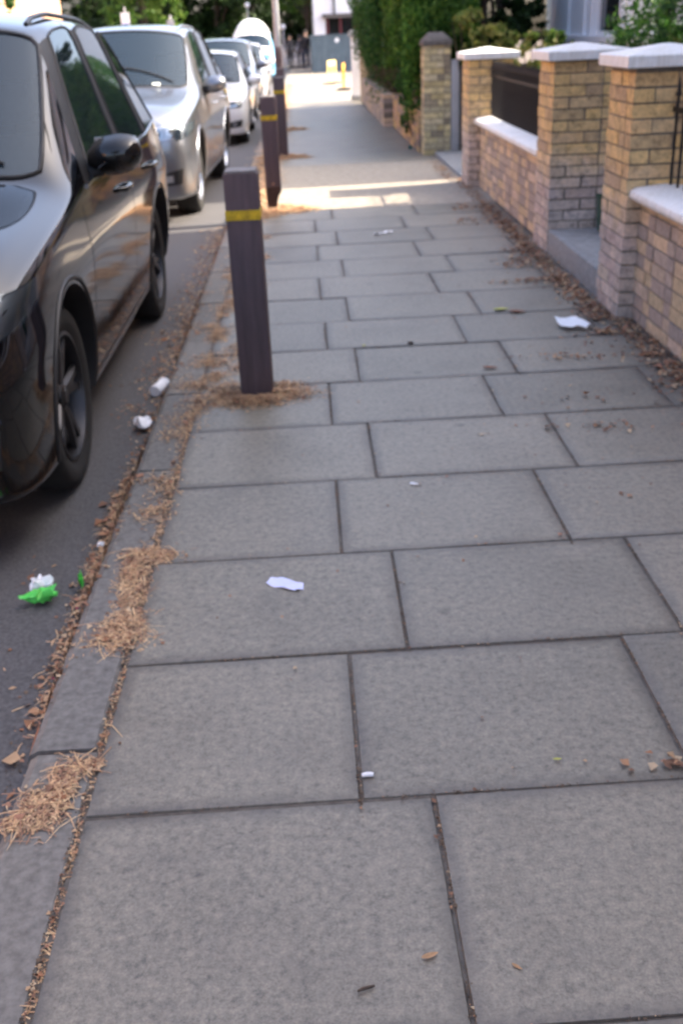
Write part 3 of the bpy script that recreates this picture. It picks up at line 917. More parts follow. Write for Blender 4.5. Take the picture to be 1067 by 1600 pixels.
sheet('paper_scrap', MAT['paperl'], [(-.060, .006), (-.05, .034), (-.02, .040), (.014, .036), (.034, .018), (.056, .006), (.060, -.026), (.034, -.038), (0, -.024), (-.034, -.012)],
      'small lilac white torn paper lying in the middle of a paving slab', 'paper', (-.135, 2.74, 0), R(-8), seed=3)
sheet('folded_card', MAT['paperw'], [(-.08, .07), (.04, .07), (.05, .03), (.10, -.03), (.07, -.06), (-.03, -.06), (-.06, -.03)],
      'bright white folded card on the paving near the garden wall', 'card', (1.395, 5.46, .002), R(-4), wob=.02, seed=5)
sheet('paper_scrap', MAT['paperw'], [(-.08, -.03), (.02, .0), (.085, .04), (.07, .05), (.0, .03), (-.07, .01)],
      'white paper strip on the slabs in front of the sunlit crossing', 'paper', (.585, 8.48, .002), 0, wob=.02, seed=6)
sheet('paper_scrap', MAT['paperw'], [(-.014, -.003), (0, -.008), (.016, -.012), (.012, .004), (-.004, .002), (-.012, .012)],
      'tiny bent white scrap on a slab between lilac paper and nearest post', 'paper', (.33, 3.45, .001), 0, wob=.006, seed=8)
b = MB(); b.tube([(-.013, 0, .005), (-.005, .0005, .006), (.006, 0, .006), (.013, -.001, .005)], [.0045, .0055, .0055, .005], n=10)
tag(b.build('chewing_gum_pellet', MAT['paperw'], loc=(.064, 1.84, 0), rz=R(4), smooth=50), 'small white oblong stub lying in the joint between three slabs', 'litter')
b = MB(); b.tube([(-.016, 0, .004), (-.006, .001, .006), (.006, .003, .005), (.016, .005, .004)], [.002, .0032, .003, .0018], n=8)
tag(b.build('twig', MAT['bark'], loc=(.028, 1.27, 0), rz=R(8), smooth=50), 'short dark brown twig on the slab at the bottom edge', 'twig')


def leafshape(label, x, y, z, L, w, rz, mat_, curl=.4):
    n = 9; vs = []; fs = []
    for i in range(n):
        t_ = i / (n - 1); ww = w * math.sin(math.pi * min(1, t_ * .96 + .04)) ** .8 * (1 - .3 * t_)
        zz = .003 + curl * L * .3 * (t_ - .5) ** 2 * 2
        vs += [(L * (t_ - .5), -ww, zz + curl * ww), (L * (t_ - .5), 0, zz), (L * (t_ - .5), ww, zz + curl * ww * .8)]
    for i in range(n - 1):
        a = i * 3
        fs += [(a, a + 3, a + 4, a + 1), (a + 1, a + 4, a + 5, a + 2)]
    me = bpy.data.meshes.new('leaf'); me.from_pydata(vs, [], fs)
    return tag(link('leaf', me, mat_, None, (x, y, z), rz, smooth=60), label, 'leaf')


ochre = M('ochre_leaf', (.42, .25, .13), .8, scale=60, var=.3)
ylg = M('yellow_green_leaf', (.42, .42, .10), .7, scale=60, var=.3)
brn = M('brown_leaf', (.22, .10, .06), .8, scale=60, var=.3)
leafshape('ochre dead leaf on the slab at the bottom right of centre', .148, 1.335, 0, .034, .007, R(18), ochre)
leafshape('yellow green leaf on the paving left of the white card', 1.09, 5.90, 0, .10, .028, R(10), ylg)
leafshape('brown leaf touching the yellow green leaf on the paving', 1.17, 5.83, 0, .10, .03, R(-12), brn)
leafshape('reddish brown leaf lying across the joint right of the nearest post', .84, 4.80, 0, .075, .02, R(-10), brn)
leafshape('yellow leaf on the slab joint at lower right', .50, 1.86, 0, .022, .005, R(0), ylg)
leafshape('brown stalky leaf by the wall beside the white card', 1.55, 5.32, 0, .13, .03, R(-6), ochre)
leafshape('little orange leaf near the bottom edge right of the joint', .30, 1.30, 0, .022, .004, R(-40), ochre)
leafshape('small dark dead leaf at the centre of the paving beyond the post', .50, 5.30, 0, .04, .02, R(20), MAT['postrot'])
leafshape('small green leaf beside the dark leaf beyond the post', .25, 5.30, 0, .035, .01, R(70), ylg)

# cup, tissues and packet in the gutter
t = thing('paper_cup', 'crushed white paper cup lying in the gutter, farther of the white litter', 'cup', (-.800, 4.98, ROAD + .034), R(72))
t.scale = (.85, .95, .95)
b = MB(); b.lathe([(.001, -.075), (.028, -.075), (.030, -.072), (.033, 0), (.037, .055), (.0395, .057), (.0395, .061), (.036, .06), (.030, -.06)], 28, axis='x'); b.build('cup', MAT['paperw'], t, smooth=50)
b = MB(); b.lathe([(.001, .050), (.0355, .051)], 28, axis='x'); b.build('inside', MAT['posttop'], t)
t['label'] = 'white paper cup on its side in the gutter, farthest of the white litter there'
o = crumple('crumpled_tissue', MAT['paperw'], None, (.105, .085, .050), 12, loc=(-.815, 4.50, ROAD), rz=R(-10)); tag(o, 'crumpled white tissue in the gutter just nearer than the paper cup', 'tissue')
o = crumple('crumpled_tissue', MAT['paperw'], None, (.038, .026, .018), 15, loc=(-.80, 3.26, ROAD + .012), rz=R(5)); tag(o, 'small white tissue scrap among gutter leaves level with the first slab joint', 'tissue')
for k, (x, y, s) in enumerate(((-.755, 2.70, .012), (-.70, 2.55, .013), (-.72, 2.83, .01))):
    pass
t = thing('green_packet', 'torn bright green packet with white lining lying on the road', 'packet', (-.925, 2.93, ROAD + .002), R(6))
t.scale = (1.35, 1.5, 1.35)
crumple('wrapper', MAT['green'], t, (.098, .050, .032), 23, loc=(-.005, -.022, 0), amp=.22)
crumple('lining', MAT['paperw'], t, (.085, .052, .040), 21, loc=(-.008, .022, .002), amp=.22)
crumple('torn_flap', MAT['green'], t, (.016, .045, .046), 22, loc=(.088, .018, .002), amp=.22)
bpy.data.objects['folded_card'].rotation_euler = (R(14), R(-6), R(-4)); bpy.data.objects['folded_card'].location.z = .018
o = crumple('crumpled_bottle', MAT['teal'], None, (.075, .05, .05), 31, loc=(1.43, 14.9, gz(15)), rz=R(20)); tag(o, 'crushed teal bottle at the foot of the slim pale pillar', 'bottle')
for k, (x, y) in enumerate(((-.80, 2.83), (-.79, 2.44))):
    o = crumple('petal', M('pink_petal', (.55, .03, .13), .6, var=.1), None, (.010, .008, .005), 40 + k, loc=(x, y, ROAD + .012)); tag(o, ['tiny pink petal in the gutter leaves beside the green packet', 'tiny pink petal in the gutter leaves nearer than the green packet'][k], 'petal')

# ------------------------------------------------------------------ cars
def bez(a, b, t): return a + (b - a) * t


SUV = dict(L=4.62, wb=(.90, 3.58), wr=.365, ww=.235, W=.92, arch=.425)
# per station: lower y, then (w, z) for points 1..8, with own y for upper points where needed
def suv_rings(k=dict()):
    zb = .24; zh = k.get('hood', 0.0); zr = k.get('roof', 0.0); wr_ = k.get('rw', -.075); nose = k.get('nose', 0.0)
    r = []
    def add(y, *p, ys=None):
        pts = [(0, y, p[0][1])]
        for i, (w, z) in enumerate(p): pts.append((w, y, z))
        if ys:
            for i, yy in ys.items(): pts[i] = (pts[i][0], yy, pts[i][2])
        r.append(pts)
    add(.03, (.60, .25), (.70, .27), (.75, .42), (.77, .58), (.73, .72 + zh), (.60, .84 + zh), (.30, .875 + zh), (0, .885 + zh), ys={1: .07, 2: .05, 3: .02, 4: .0, 5: .03, 6: .09, 7: .06, 8: .05})
    add(.12, (.74, .215), (.84, .24), (.865, .42), (.87, .60), (.83, .77 + zh), (.66, .885 + zh), (.36, .925 + zh), (0, .935 + zh), ys={6: .17, 7: .14, 8: .13, 3: .14, 4: .13, 2: .15})
    add(.34, (.80, .205), (.89, .235), (.915, .44), (.918, .64), (.885, .845 + zh), (.76, .94 + zh), (.42, .985 + zh), (0, 1.0 + zh))
    add(.74, (.82, .205), (.895, .24), (.92, .46), (.926, .70), (.895, .92 + zh), (.77, .975 + zh), (.44, 1.025 + zh), (0, 1.04 + zh))
    add(1.16, (.78, .21), (.86, .25), (.905, .47), (.92, .74), (.89, .968 + zh), (.79, 1.01 + zh), (.46, 1.06 + zh), (0, 1.075 + zh), ys={7: 1.10, 8: 1.08})
    add(1.44, (.78, .21), (.865, .25), (.90, .48), (.918, .77), (.885, 1.005 + zh), (.775, 1.055 + zh), (.46, 1.09 + zh), (0, 1.105 + zh), ys={6: 1.38, 7: 1.24, 8: 1.20})
    add(1.62, (.78, .21), (.865, .25), (.898, .48), (.917, .785), (.888, 1.00), (.60 - wr_, 1.56 + zr), (.42, 1.615 + zr), (0, 1.63 + zr), ys={6: 2.10, 7: 2.02, 8: 1.99})
    add(1.74, (.78, .21), (.865, .25), (.898, .48), (.917, .79), (.888, 1.01), (.605 - wr_, 1.585 + zr), (.425, 1.64 + zr), (0, 1.655 + zr), ys={6: 2.22, 7: 2.14, 8: 2.11})
    add(2.58, (.78, .21), (.865, .25), (.898, .48), (.918, .81), (.890, 1.025), (.615 - wr_, 1.615 + zr), (.43, 1.67 + zr), (0, 1.685 + zr), ys={6: 2.66})
    add(2.68, (.78, .21), (.865, .25), (.898, .48), (.918, .812), (.890, 1.027), (.615 - wr_, 1.615 + zr), (.43, 1.67 + zr), (0, 1.685 + zr), ys={6: 2.74})
    add(3.46, (.78, .21), (.865, .25), (.905, .48), (.924, .83), (.888, 1.045), (.60 - wr_, 1.60 + zr), (.425, 1.65 + zr), (0, 1.665 + zr), ys={6: 3.42})
    add(3.57, (.78, .21), (.865, .25), (.91, .48), (.926, .833), (.886, 1.05), (.598 - wr_, 1.595 + zr), (.425, 1.645 + zr), (0, 1.66 + zr), ys={6: 3.50})
    add(4.06, (.76, .22), (.85, .26), (.905, .48), (.915, .84), (.865, 1.085), (.575 - wr_, 1.555 + zr), (.35, 1.60 + zr), (0, 1.615 + zr), ys={6: 3.86, 7: 3.90, 8: 3.92})
    add(4.22, (.74, .24), (.83, .27), (.89, .48), (.90, .84), (.845, 1.09), (.56 - wr_, 1.54 + zr), (.345, 1.585 + zr), (0, 1.60 + zr), ys={6: 4.02, 7: 4.08, 8: 4.10})
    add(4.42, (.70, .27), (.79, .29), (.86, .48), (.875, .84), (.81, 1.06), (.68, 1.12), (.42, 1.13), (0, 1.135), ys={6: 4.44, 7: 4.50, 8: 4.52})
    add(4.54, (.66, .29), (.74, .31), (.82, .48), (.83, .82), (.77, .99), (.62, 1.04), (.36, 1.05), (0, 1.055), ys={6: 4.57, 7: 4.60, 8: 4.61, 1: 4.5, 2: 4.52})
    add(4.60, (.55, .32), (.62, .34), (.70, .48), (.71, .80), (.66, .93), (.50, .97), (.28, .98), (0, .985), ys={6: 4.62, 7: 4.64, 8: 4.65, 1: 4.55, 2: 4.57})
    return r


def make_body(rings, P, sx=1, sy=1, sz=1, levels=3, zoff=0):
    """returns evaluated mesh data: verts, polys with material index. materials: 0 paint 1.. windows"""
    n = 9
    bm = bmesh.new()
    cr = bm.edges.layers.float.new('crease_edge')
    V = []
    for ring in rings:
        row = {}
        for i, (w, y, z) in enumerate(ring):
            p = (w * sx, y * sy, z * sz + zoff)
            vr = bm.verts.new(p)
            vl = vr if i in (0, 8) else bm.verts.new((-p[0], p[1], p[2]))
            row[i] = (vr, vl)
        V.append(row)
    # faces
    def win(a, b):
        return {}
    WI = {}
    # side glass: band 5-6
    for st, idx in ((7, 1), (9, 2), (11, 3)):
        WI[(st, 5)] = idx
    for a in range(len(V) - 1):
        for i in range(8):
            for s in (0, 1):
                q = [V[a][i][s], V[a + 1][i][s], V[a + 1][i + 1][s], V[a][i + 1][s]]
                q2 = []
                for v in q:
                    if v not in q2: q2.append(v)
                if s == 1: q2.reverse()
                f = bm.faces.new(q2)
                if i == 5 and (a, 5) in WI: f.material_index = WI[(a, 5)] + (3 if s else 0)
                if i in (6, 7) and a == 5: f.material_index = 7
                if i in (6, 7) and a == 13: f.material_index = 8
                if a in (8, 10) and i == 5: f.material_index = 9
                if a == 6 and i == 5: f.material_index = 9
    for row, fl in ((V[0], 0), (V[-1], 1)):
        for i in range(8):
            q = [row[i][0], row[i + 1][0], row[i + 1][1], row[i][1]]
            q2 = []
            for v in q:
                if v not in q2: q2.append(v)
            if len(q2) >= 3:
                if fl: q2.reverse()
                bm.faces.new(q2)
    bmesh.ops.recalc_face_normals(bm, faces=bm.faces)
    # creases
    for e in bm.edges:
        ms = {f.material_index for f in e.link_faces}
        if len(ms) > 1 and ms != {0, 9}: e[cr] = .85
    def crease(a, b, v):
        e = bm.edges.get((a, b))
        if e: e[cr] = max(e[cr], v)
    for a in range(len(V) - 1):
        for s in (0, 1):
            crease(V[a][2][s], V[a + 1][2][s], .5)
            crease(V[a][1][s], V[a + 1][1][s], .5)
            if 1 <= a <= 13: crease(V[a][4][s], V[a + 1][4][s], .45)
            if 1 <= a <= 13: crease(V[a][5][s], V[a + 1][5][s], .75 if a >= 5 else .6)
            if 1 <= a <= 4: crease(V[a][6][s], V[a + 1][6][s], .35)
            if 6 <= a <= 12: crease(V[a][6][s], V[a + 1][6][s], .4)
    me = bpy.data.meshes.new('cage'); bm.to_mesh(me); bm.free()
    ob = bpy.data.objects.new('cage', me); COL.objects.link(ob)
    for k in range(12): me.materials.append(MAT['blackplastic'])
    sm = ob.modifiers.new('s', 'SUBSURF'); sm.levels = levels; sm.render_levels = levels
    # wheel arches
    cut = []
    for yw in P['wb']:
        for s in (-1, 1):
            c = MB(); x0, x1 = (.56 * sx * s, 1.2 * s); c.cyl((min(x0, x1), yw * sy, P['wr'] + .01), (max(x0, x1), yw * sy, P['wr'] + .01), P['arch'], n=40, mi=11)
            me2 = c.mesh(); co = bpy.data.objects.new('cut', me2); COL.objects.link(co)
            for k in range(12): me2.materials.append(MAT['blackplastic'])
            bmod = ob.modifiers.new('b', 'BOOLEAN'); bmod.operation = 'DIFFERENCE'; bmod.object = co; bmod.solver = 'EXACT'
            cut.append(co)
    dg = bpy.context.evaluated_depsgraph_get(); dg.update()
    ev = ob.evaluated_get(dg); res = bpy.data.meshes.new_from_object(ev)
    for o in cut + [ob]: bpy.data.objects.remove(o)
    return res


def split(me, idx_sets):
    """split evaluated mesh into pieces by material index"""
    out = {}
    for name, idx in idx_sets.items():
        bm = bmesh.new(); bm.from_mesh(me)
        bmesh.ops.delete(bm, geom=[f for f in bm.faces if f.material_index not in idx], context='FACES')
        if not bm.faces: bm.free(); out[name] = None; continue
        m2 = bpy.data.meshes.new(name); bm.to_mesh(m2); bm.free()
        m2.materials.clear()
        m2.polygons.foreach_set('material_index', [0] * len(m2.polygons))
        out[name] = m2
    return out


def seal(me, r_=.008):
    """black rubber round the rim of a window"""
    bm = bmesh.new(); bm.from_mesh(me); bmesh.ops.remove_doubles(bm, verts=bm.verts, dist=1e-4)
    es = [e for e in bm.edges if len(e.link_faces) == 1]; adj = {}
    for e in es:
        a, b = e.verts
        adj.setdefault(a, []).append(b); adj.setdefault(b, []).append(a)
    out = MB()
    seen = set()
    for s0 in list(adj):
        if s0 in seen: continue
        loop = [s0]; seen.add(s0); cur = s0
        while True:
            nx = [v for v in adj[cur] if v not in seen]
            if not nx: break
            cur = nx[0]; seen.add(cur); loop.append(cur)
        if len(loop) > 8:
            pts = [v.co.copy() for v in loop] + [loop[0].co.copy()]
            out.tube(pts, r_, n=6)
    bm.free()
    return out


def loose(me):
    bm = bmesh.new(); bm.from_mesh(me); bm.verts.ensure_lookup_table(); seen = set(); out = []
    for v in bm.verts:
        if v.index in seen: continue
        st = [v]; comp = {v.index}
        while st:
            a = st.pop()
            for e in a.link_edges:
                w = e.other_vert(a)
                if w.index not in comp: comp.add(w.index); st.append(w)
        seen |= comp; out.append(comp)
    bm.free(); res = []
    for comp in out:
        if len(comp) < 4: continue
        b2 = bmesh.new(); b2.from_mesh(me); bmesh.ops.delete(b2, geom=[v for v in b2.verts if v.index not in comp], context='VERTS')
        m2 = bpy.data.meshes.new('piece'); b2.to_mesh(m2); b2.free(); res.append(m2)
    return res


def patch(bvh, origin, direction, right, up, pts_uv, off=.004, nx=10, ny=6):
    """conforming patch: bilinear quad given by 4 (u,v) corners in a plane, projected along direction"""
    o = Vector(origin); d = Vector(direction).normalized(); r = Vector(right); u = Vector(up)
    c = pts_uv
    vs = []; ok = []
    for j in range(ny + 1):
        for i in range(nx + 1):
            s, t = i / nx, j / ny
            a = (c[0][0] * (1 - s) + c[1][0] * s, c[0][1] * (1 - s) + c[1][1] * s)
            b = (c[3][0] * (1 - s) + c[2][0] * s, c[3][1] * (1 - s) + c[2][1] * s)
            p = o + r * (a[0] * (1 - t) + b[0] * t) + u * (a[1] * (1 - t) + b[1] * t)
            h = bvh.ray_cast(p, d)
            if h[0] is None: vs.append(p); ok.append(False)
            else: vs.append(h[0] - d * off + h[1] * 0); ok.append(True)
    fs = []
    for j in range(ny):
        for i in range(nx):
            q = (j * (nx + 1) + i, j * (nx + 1) + i + 1, (j + 1) * (nx + 1) + i + 1, (j + 1) * (nx + 1) + i)
            if all(ok[k] for k in q): fs.append(q)
    return vs, fs


def seam(bvh, pts, s, w=.0035, off=.0012):
    """thin line on the car side following pts (y, z)"""
    vs = []; fs = []; P = []
    dense = []
    for (a, b) in zip(pts[:-1], pts[1:]):
        n = max(2, int(math.hypot(b[0] - a[0], b[1] - a[1]) / .03))
        for k in range(n): dense.append((a[0] + (b[0] - a[0]) * k / n, a[1] + (b[1] - a[1]) * k / n))
    dense.append(pts[-1])
    for i, (y, z) in enumerate(dense):
        a = dense[max(0, i - 1)]; b = dense[min(len(dense) - 1, i + 1)]
        ty, tz = b[0] - a[0], b[1] - a[1]; l = math.hypot(ty, tz) or 1
        ny_, nz = -tz / l * w, ty / l * w
        row = []
        for q in (-1, 1):
            h = bvh.ray_cast(Vector((2 * s, y + ny_ * q, z + nz * q)), Vector((-s, 0, 0)))
            row.append(None if h[0] is None or abs(h[0].x) < .4 else h[0] + h[1] * off)
        P.append(row)
    last = None
    for r_ in P:
        if r_[0] is None or r_[1] is None: last = None; continue
        b0 = len(vs); vs += r_
        if last is not None: fs.append((last, b0, b0 + 1, last + 1))
        last = b0
    return vs, fs


def wheel(parent, x, y, r, w, s, rimmat, spokes=5, rr=.68, twist=.0):
    """s=+1: the outer face looks to +x"""
    wh = bpy.data.objects.new('wheel', None); COL.objects.link(wh); wh.parent = parent; wh.location = (x, y, r); wh.rotation_euler = (random.uniform(0, 1), 0, 0)
    t = MB(); ri = r * rr; h = w / 2
    t.lathe([(ri, -h * .8), (r * .80, -h), (r * .93, -h * .96), (r * .985, -h * .8), (r, -h * .5), (r, -h * .12), (r * .985, -h * .1), (r * .985, h * .1), (r, h * .12), (r, h * .5), (r * .985, h * .8), (r * .93, h * .96), (r * .80, h), (ri, h * .8), (ri * .97, h * .4), (ri * .97, -h * .4), (ri, -h * .8)], 44, axis='x')
    t.build('tyre', MAT['tyre'], wh, smooth=45)
    m_ = MB()
    o = s * h
    m_.lathe([(ri * 1.02, o * .82), (ri * 1.03, o * .90), (ri * .97, o * .92), (ri * .93, o * .6), (ri * .90, 0), (ri * .5, -o * .3), (.01, -o * .3)], 44, axis='x')
    for k in range(spokes):
        a0 = 2 * math.pi * k / spokes
        for dlt in (-.13, .13):
            n = 6
            vs = []
            for i in range(n + 1):
                q = i / n; rad = ri * (.14 + .82 * q); a = a0 + dlt * (.5 + .9 * q)
                wdt = .018 * (1.5 - .4 * q); xx = o * (.78 - .14 * (1 - q) ** 2)
                ca, sa = math.cos(a), math.sin(a)
                for (dw, dx) in ((-wdt, -.02 * s), (-wdt * .6, .0), (wdt * .6, .0), (wdt, -.02 * s)):
                    vs.append((xx + dx, rad * ca - dw * sa, rad * sa + dw * ca))
            fs = []
            for i in range(n):
                for j in range(3): fs.append((i * 4 + j, i * 4 + j + 1, i * 4 + 5 + j, i * 4 + 4 + j))
            m_.add(vs, fs)
    m_.lathe([(.001, o * .80), (.03, o * .80), (.035, o * .74), (ri * .2, o * .70), (ri * .22, o * .5)], 20, axis='x')
    m_.build('rim', rimmat, wh, smooth=40)
    b = MB(); b.lathe([(.05, -o * .2), (ri * .78, -o * .2), (ri * .78, -o * .12), (.05, -o * .12)], 28, axis='x'); b.build('brake_disc', MAT['galv'], wh, smooth=40)
    return wh


def car(label, x, y, pm, P=SUV, rings=None, scale=(1, 1, 1), rim='rimdark', spokes=5, group='cars parked along the kerb', near=True,
        glass=None, lampkind='sweep', rails=True, trim=True, levels=3, side='chrome', cat='car', lowmat=None, rz=0):
    sx, sy, sz = scale
    t = thing('parked_car', label, cat, (x, y, ROAD + gz(y + 2)), rz, group)
    rings = rings or suv_rings()
    me = make_body(rings, P, sx, sy, sz, levels)
    bm = bmesh.new(); bm.from_mesh(me); bvh = BVHTree.FromBMesh(bm); bm.free()
    G = {'body': {0}, 'pillar_trim': {9, 10}, 'wheel_well': {11}, 'windscreen': {7}, 'rear_window': {8}}
    for k in range(1, 7): G['side_window_%d' % k] = {k}
    parts = split(me, G)
    body = link('body', parts['body'], pm, t, smooth=42)
    for nm in ('pillar_trim', 'wheel_well'):
        if parts[nm]:
            for pc in loose(parts[nm]): link(nm, pc, MAT['blackplastic'], t, smooth=42)
    for nm, mt in (('windscreen', glass or GLASS), ('rear_window', GLASSD)):
        if parts[nm]:
            w_ = link(nm, parts[nm], mt, t, smooth=42)
            if levels > 1: seal(parts[nm], .011).build('rubber_seal', MAT['blackplastic'], w_, smooth=60)
    for k in range(1, 7):
        if parts['side_window_%d' % k]:
            w_ = link('side_window', parts['side_window_%d' % k], GLASSD, t, smooth=42)
            if levels > 2: seal(parts['side_window_%d' % k], .007).build('rubber_seal', MAT['blackplastic'], w_, smooth=60)
    for yw in P['wb']:
        for s in (1, -1):
            wheel(t, s * (P['W'] * sx - P['ww'] / 2 - .052), yw * sy, P['wr'], P['ww'], s, MAT[rim], spokes)
    # lights, grille, bumper inserts: patches thrown on to the nose
    F = (0, 1, 0)
    def fp(nm, mt, cs, off=.004, parent=body, nx=10, ny=5, mirror=True, d=F, o=(0, -1.5, 0)):
        for s in ((1, -1) if mirror else (1,)):
            dd = Vector((d[0] * s, d[1], d[2]))
            vs, fs = patch(bvh, o, dd, (s, 0, 0), (0, 0, 1), [(c[0] * sx - (d[0] / d[1] * (1.5) if d[0] else 0), c[1] * sz) for c in cs], off, nx, ny)
            if fs:
                me_ = bpy.data.meshes.new(nm); me_.from_pydata([tuple(v) for v in vs], [], fs); me_.update()
                bm_ = bmesh.new(); bm_.from_mesh(me_); bmesh.ops.delete(bm_, geom=[v for v in bm_.verts if not v.link_faces], context='VERTS'); bmesh.ops.recalc_face_normals(bm_, faces=bm_.faces); bm_.to_mesh(me_); bm_.free()
                link(nm, me_, mt, parent, smooth=60)
    if side == 'chrome': fp('lamp_bezel', MAT['blackplastic'], [(.60, .768), (.64, .77), (.64, .80), (.60, .80)], .009, nx=4, ny=3); fp('lamp_bezel', MAT['blackplastic'], [(.72, .785), (.76, .787), (.76, .825), (.72, .82)], .009, nx=4, ny=3)
    if lampkind == 'sweep':
        fp('headlight', LENS, [(.46, .735), (.80, .76), (.80, .87), (.50, .80)], .010, nx=14)
        fp('headlight_housing', MAT['rimlight'] if side == 'chrome' else MAT['blackplastic'], [(.44, .725), (.82, .75), (.82, .885), (.48, .81)], .003, nx=14)
        fp('headlight_reflector', MAT['chrome'], [(.56, .752), (.66, .758), (.66, .80), (.57, .795)], .007, nx=5, ny=4)
        fp('headlight_reflector', MAT['chrome'], [(.69, .765), (.78, .77), (.78, .845), (.70, .82)], .007, nx=5, ny=4)
    else:
        fp('headlight', LENS, [(.42, .70), (.80, .71), (.80, .82), (.44, .755)], .010, nx=14)
        fp('headlight_housing', MAT['blackplastic'], [(.41, .695), (.82, .70), (.82, .83), (.43, .765)], .003, nx=14)
        fp('headlight_reflector', MAT['chrome'], [(.52, .71), (.76, .715), (.75, .76), (.54, .74)], .007, nx=8, ny=4)
    fp('grille', MAT['blackplastic'], [(-.40, .60), (.40, .60), (.44, .74), (-.44, .74)], .003, mirror=False, nx=24)
    for zz in (.625, .655, .685, .715):
        fp('grille_bar', MAT['chrome'] if side == 'chrome' else MAT['rimdark'], [(-.40, zz), (.40, zz), (.40, zz + .009), (-.40, zz + .009)], .008, mirror=False, nx=24, ny=1)
    fp('lower_intake', MAT['blackplastic'], [(-.50, .33), (.50, .33), (.46, .45), (-.46, .45)], .003, mirror=False, nx=24)
    fp('fog_light_recess', MAT['blackplastic'], [(.58, .34), (.80, .36), (.82, .49), (.60, .45)], .003)
    fp('fog_light', MAT['chrome'], [(.655, .375), (.725, .38), (.725, .44), (.66, .435)], .010, nx=4, ny=4)
    fp('number_plate', MAT['paperw'], [(-.26, .475), (.26, .475), (.26, .58), (-.26, .58)], .014, mirror=False, nx=10, ny=2)
    # wheel arch lips and the part of the lamps that wraps round the wing
    for s in (1, -1):
        for yw in P['wb']:
            pts = []
            for a in np.linspace(-.25, math.pi + .25, 30):
                h_ = bvh.ray_cast(Vector((2 * s, yw * sy + (P['arch'] + .022) * math.cos(a), P['wr'] + .01 + (P['arch'] + .022) * math.sin(a))), Vector((-s, 0, 0)))
                if h_[0] and abs(h_[0].x) > .6: pts.append((h_[0].x - .002 * s, h_[0].y, h_[0].z))
            if len(pts) > 6: b = MB(); b.tube(pts, .011, n=6); b.build('arch_lip', MAT['blackplastic'] if side != 'chrome' else pm, body, smooth=50)
        for nm, mt, cs, of in (('side_lamp', MAT['rimlight'], [(.10, .73), (.50, .80), (.56, .86), (.12, .84)], .003), ('side_lamp_lens', LENS, [(.09, .725), (.50, .795), (.57, .865), (.11, .85)], .010)):
            if lampkind != 'sweep': continue
            vs, fs = patch(bvh, (2 * s, 0, 0), (-s, 0, 0), (0, 1, 0), (0, 0, 1), [(a * sy, c_ * sz) for a, c_ in cs], of, 12, 4)
            if fs:
                bm_ = bmesh.new(); vv = [bm_.verts.new(v) for v in vs]
                for q in fs: bm_.faces.new([vv[i_] for i_ in q])
                bmesh.ops.delete(bm_, geom=[v for v in bm_.verts if not v.link_faces], context='VERTS'); bmesh.ops.recalc_face_normals(bm_, faces=bm_.faces)
                me_ = bpy.data.meshes.new(nm); bm_.to_mesh(me_); bm_.free(); link(nm, me_, mt, body, smooth=60)
    if near:
        dk = MAT['blackplastic']
        for s in (1, -1):
            for pts in ([(1.36, .30), (1.40, .60), (1.46, .95)], [(2.62, .30), (2.64, .7), (2.63, 1.02)], [(3.20, .30), (3.28, .55), (3.55, .80), (3.56, 1.02)], [(1.36, .30), (3.20, .30)]):
                vs, fs = seam(bvh, [(a * sy, b * sz) for a, b in pts], s)
                if fs:
                    me_ = bpy.data.meshes.new('door_seam'); me_.from_pydata([tuple(v) for v in vs], [], fs); link('door_seam', me_, dk, body)
            # door handles
            for yy in (2.42, 3.38):
                h = bvh.ray_cast(Vector((2 * s, yy * sy, .90 * sz)), Vector((-s, 0, 0)))
                if h[0]:
                    b = MB(); X = h[0].x; zc = .90 * sz
                    b.tube([(X - .01 * s, yy * sy - .10, zc), (X + .028 * s, yy * sy - .085, zc), (X + .036 * s, yy * sy, zc + .004), (X + .028 * s, yy * sy + .085, zc), (X - .01 * s, yy * sy + .10, zc)], [.010, .013, .014, .013, .010], n=10)
                    b.build('door_handle', pm, body, smooth=50)
            # belt trim
            if trim:
                pts = []
                for q in np.linspace(1.62, 4.05, 22):
                    zq = (np.interp(q, [1.62, 1.74, 2.58, 3.46, 4.06], [1.0, 1.01, 1.025, 1.045, 1.085]) + .001) * sz
                    h = bvh.ray_cast(Vector((2 * s, q * sy, zq)), Vector((-s, 0, 0)))
                    if h[0]: pts.append((h[0].x + .003 * s, q * sy, zq))
                if len(pts) > 3: b = MB(); b.tube(pts, .009, n=6); b.build('belt_trim', MAT['chrome'], body, smooth=50)
        if rails:
            for s in (1, -1):
                pts = []
                for q in np.linspace(2.25, 3.95, 16):
                    h = bvh.ray_cast(Vector((.585 * sx * s, q * sy, 3)), Vector((0, 0, -1)))
                    if h[0]:
                        e = .018 if 2.3 < q < 3.9 else .0
                        pts.append((h[0].x, q * sy, h[0].z + e))
                b = MB(); b.tube(pts, .012, n=8); b.build('roof_rail', MAT['rimdark'] if side != 'chrome' else MAT['chrome'], body, smooth=50)
        # wipers
        for k, (xa, xb) in enumerate(((.62, .02), (-.02, -.60))):
            pts = []
            for q in np.linspace(0, 1, 8):
                xx = (xa + (xb - xa) * q) * sx; yy = (1.38 + .10 * q) * sy
                h = bvh.ray_cast(Vector((xx, yy, 3)), Vector((0, 0, -1)))
                if h[0]: pts.append((xx, yy, h[0].z + .012))
            b = MB(); b.tube(pts, .007, n=6); b.build('wiper', MAT['blackplastic'], t)
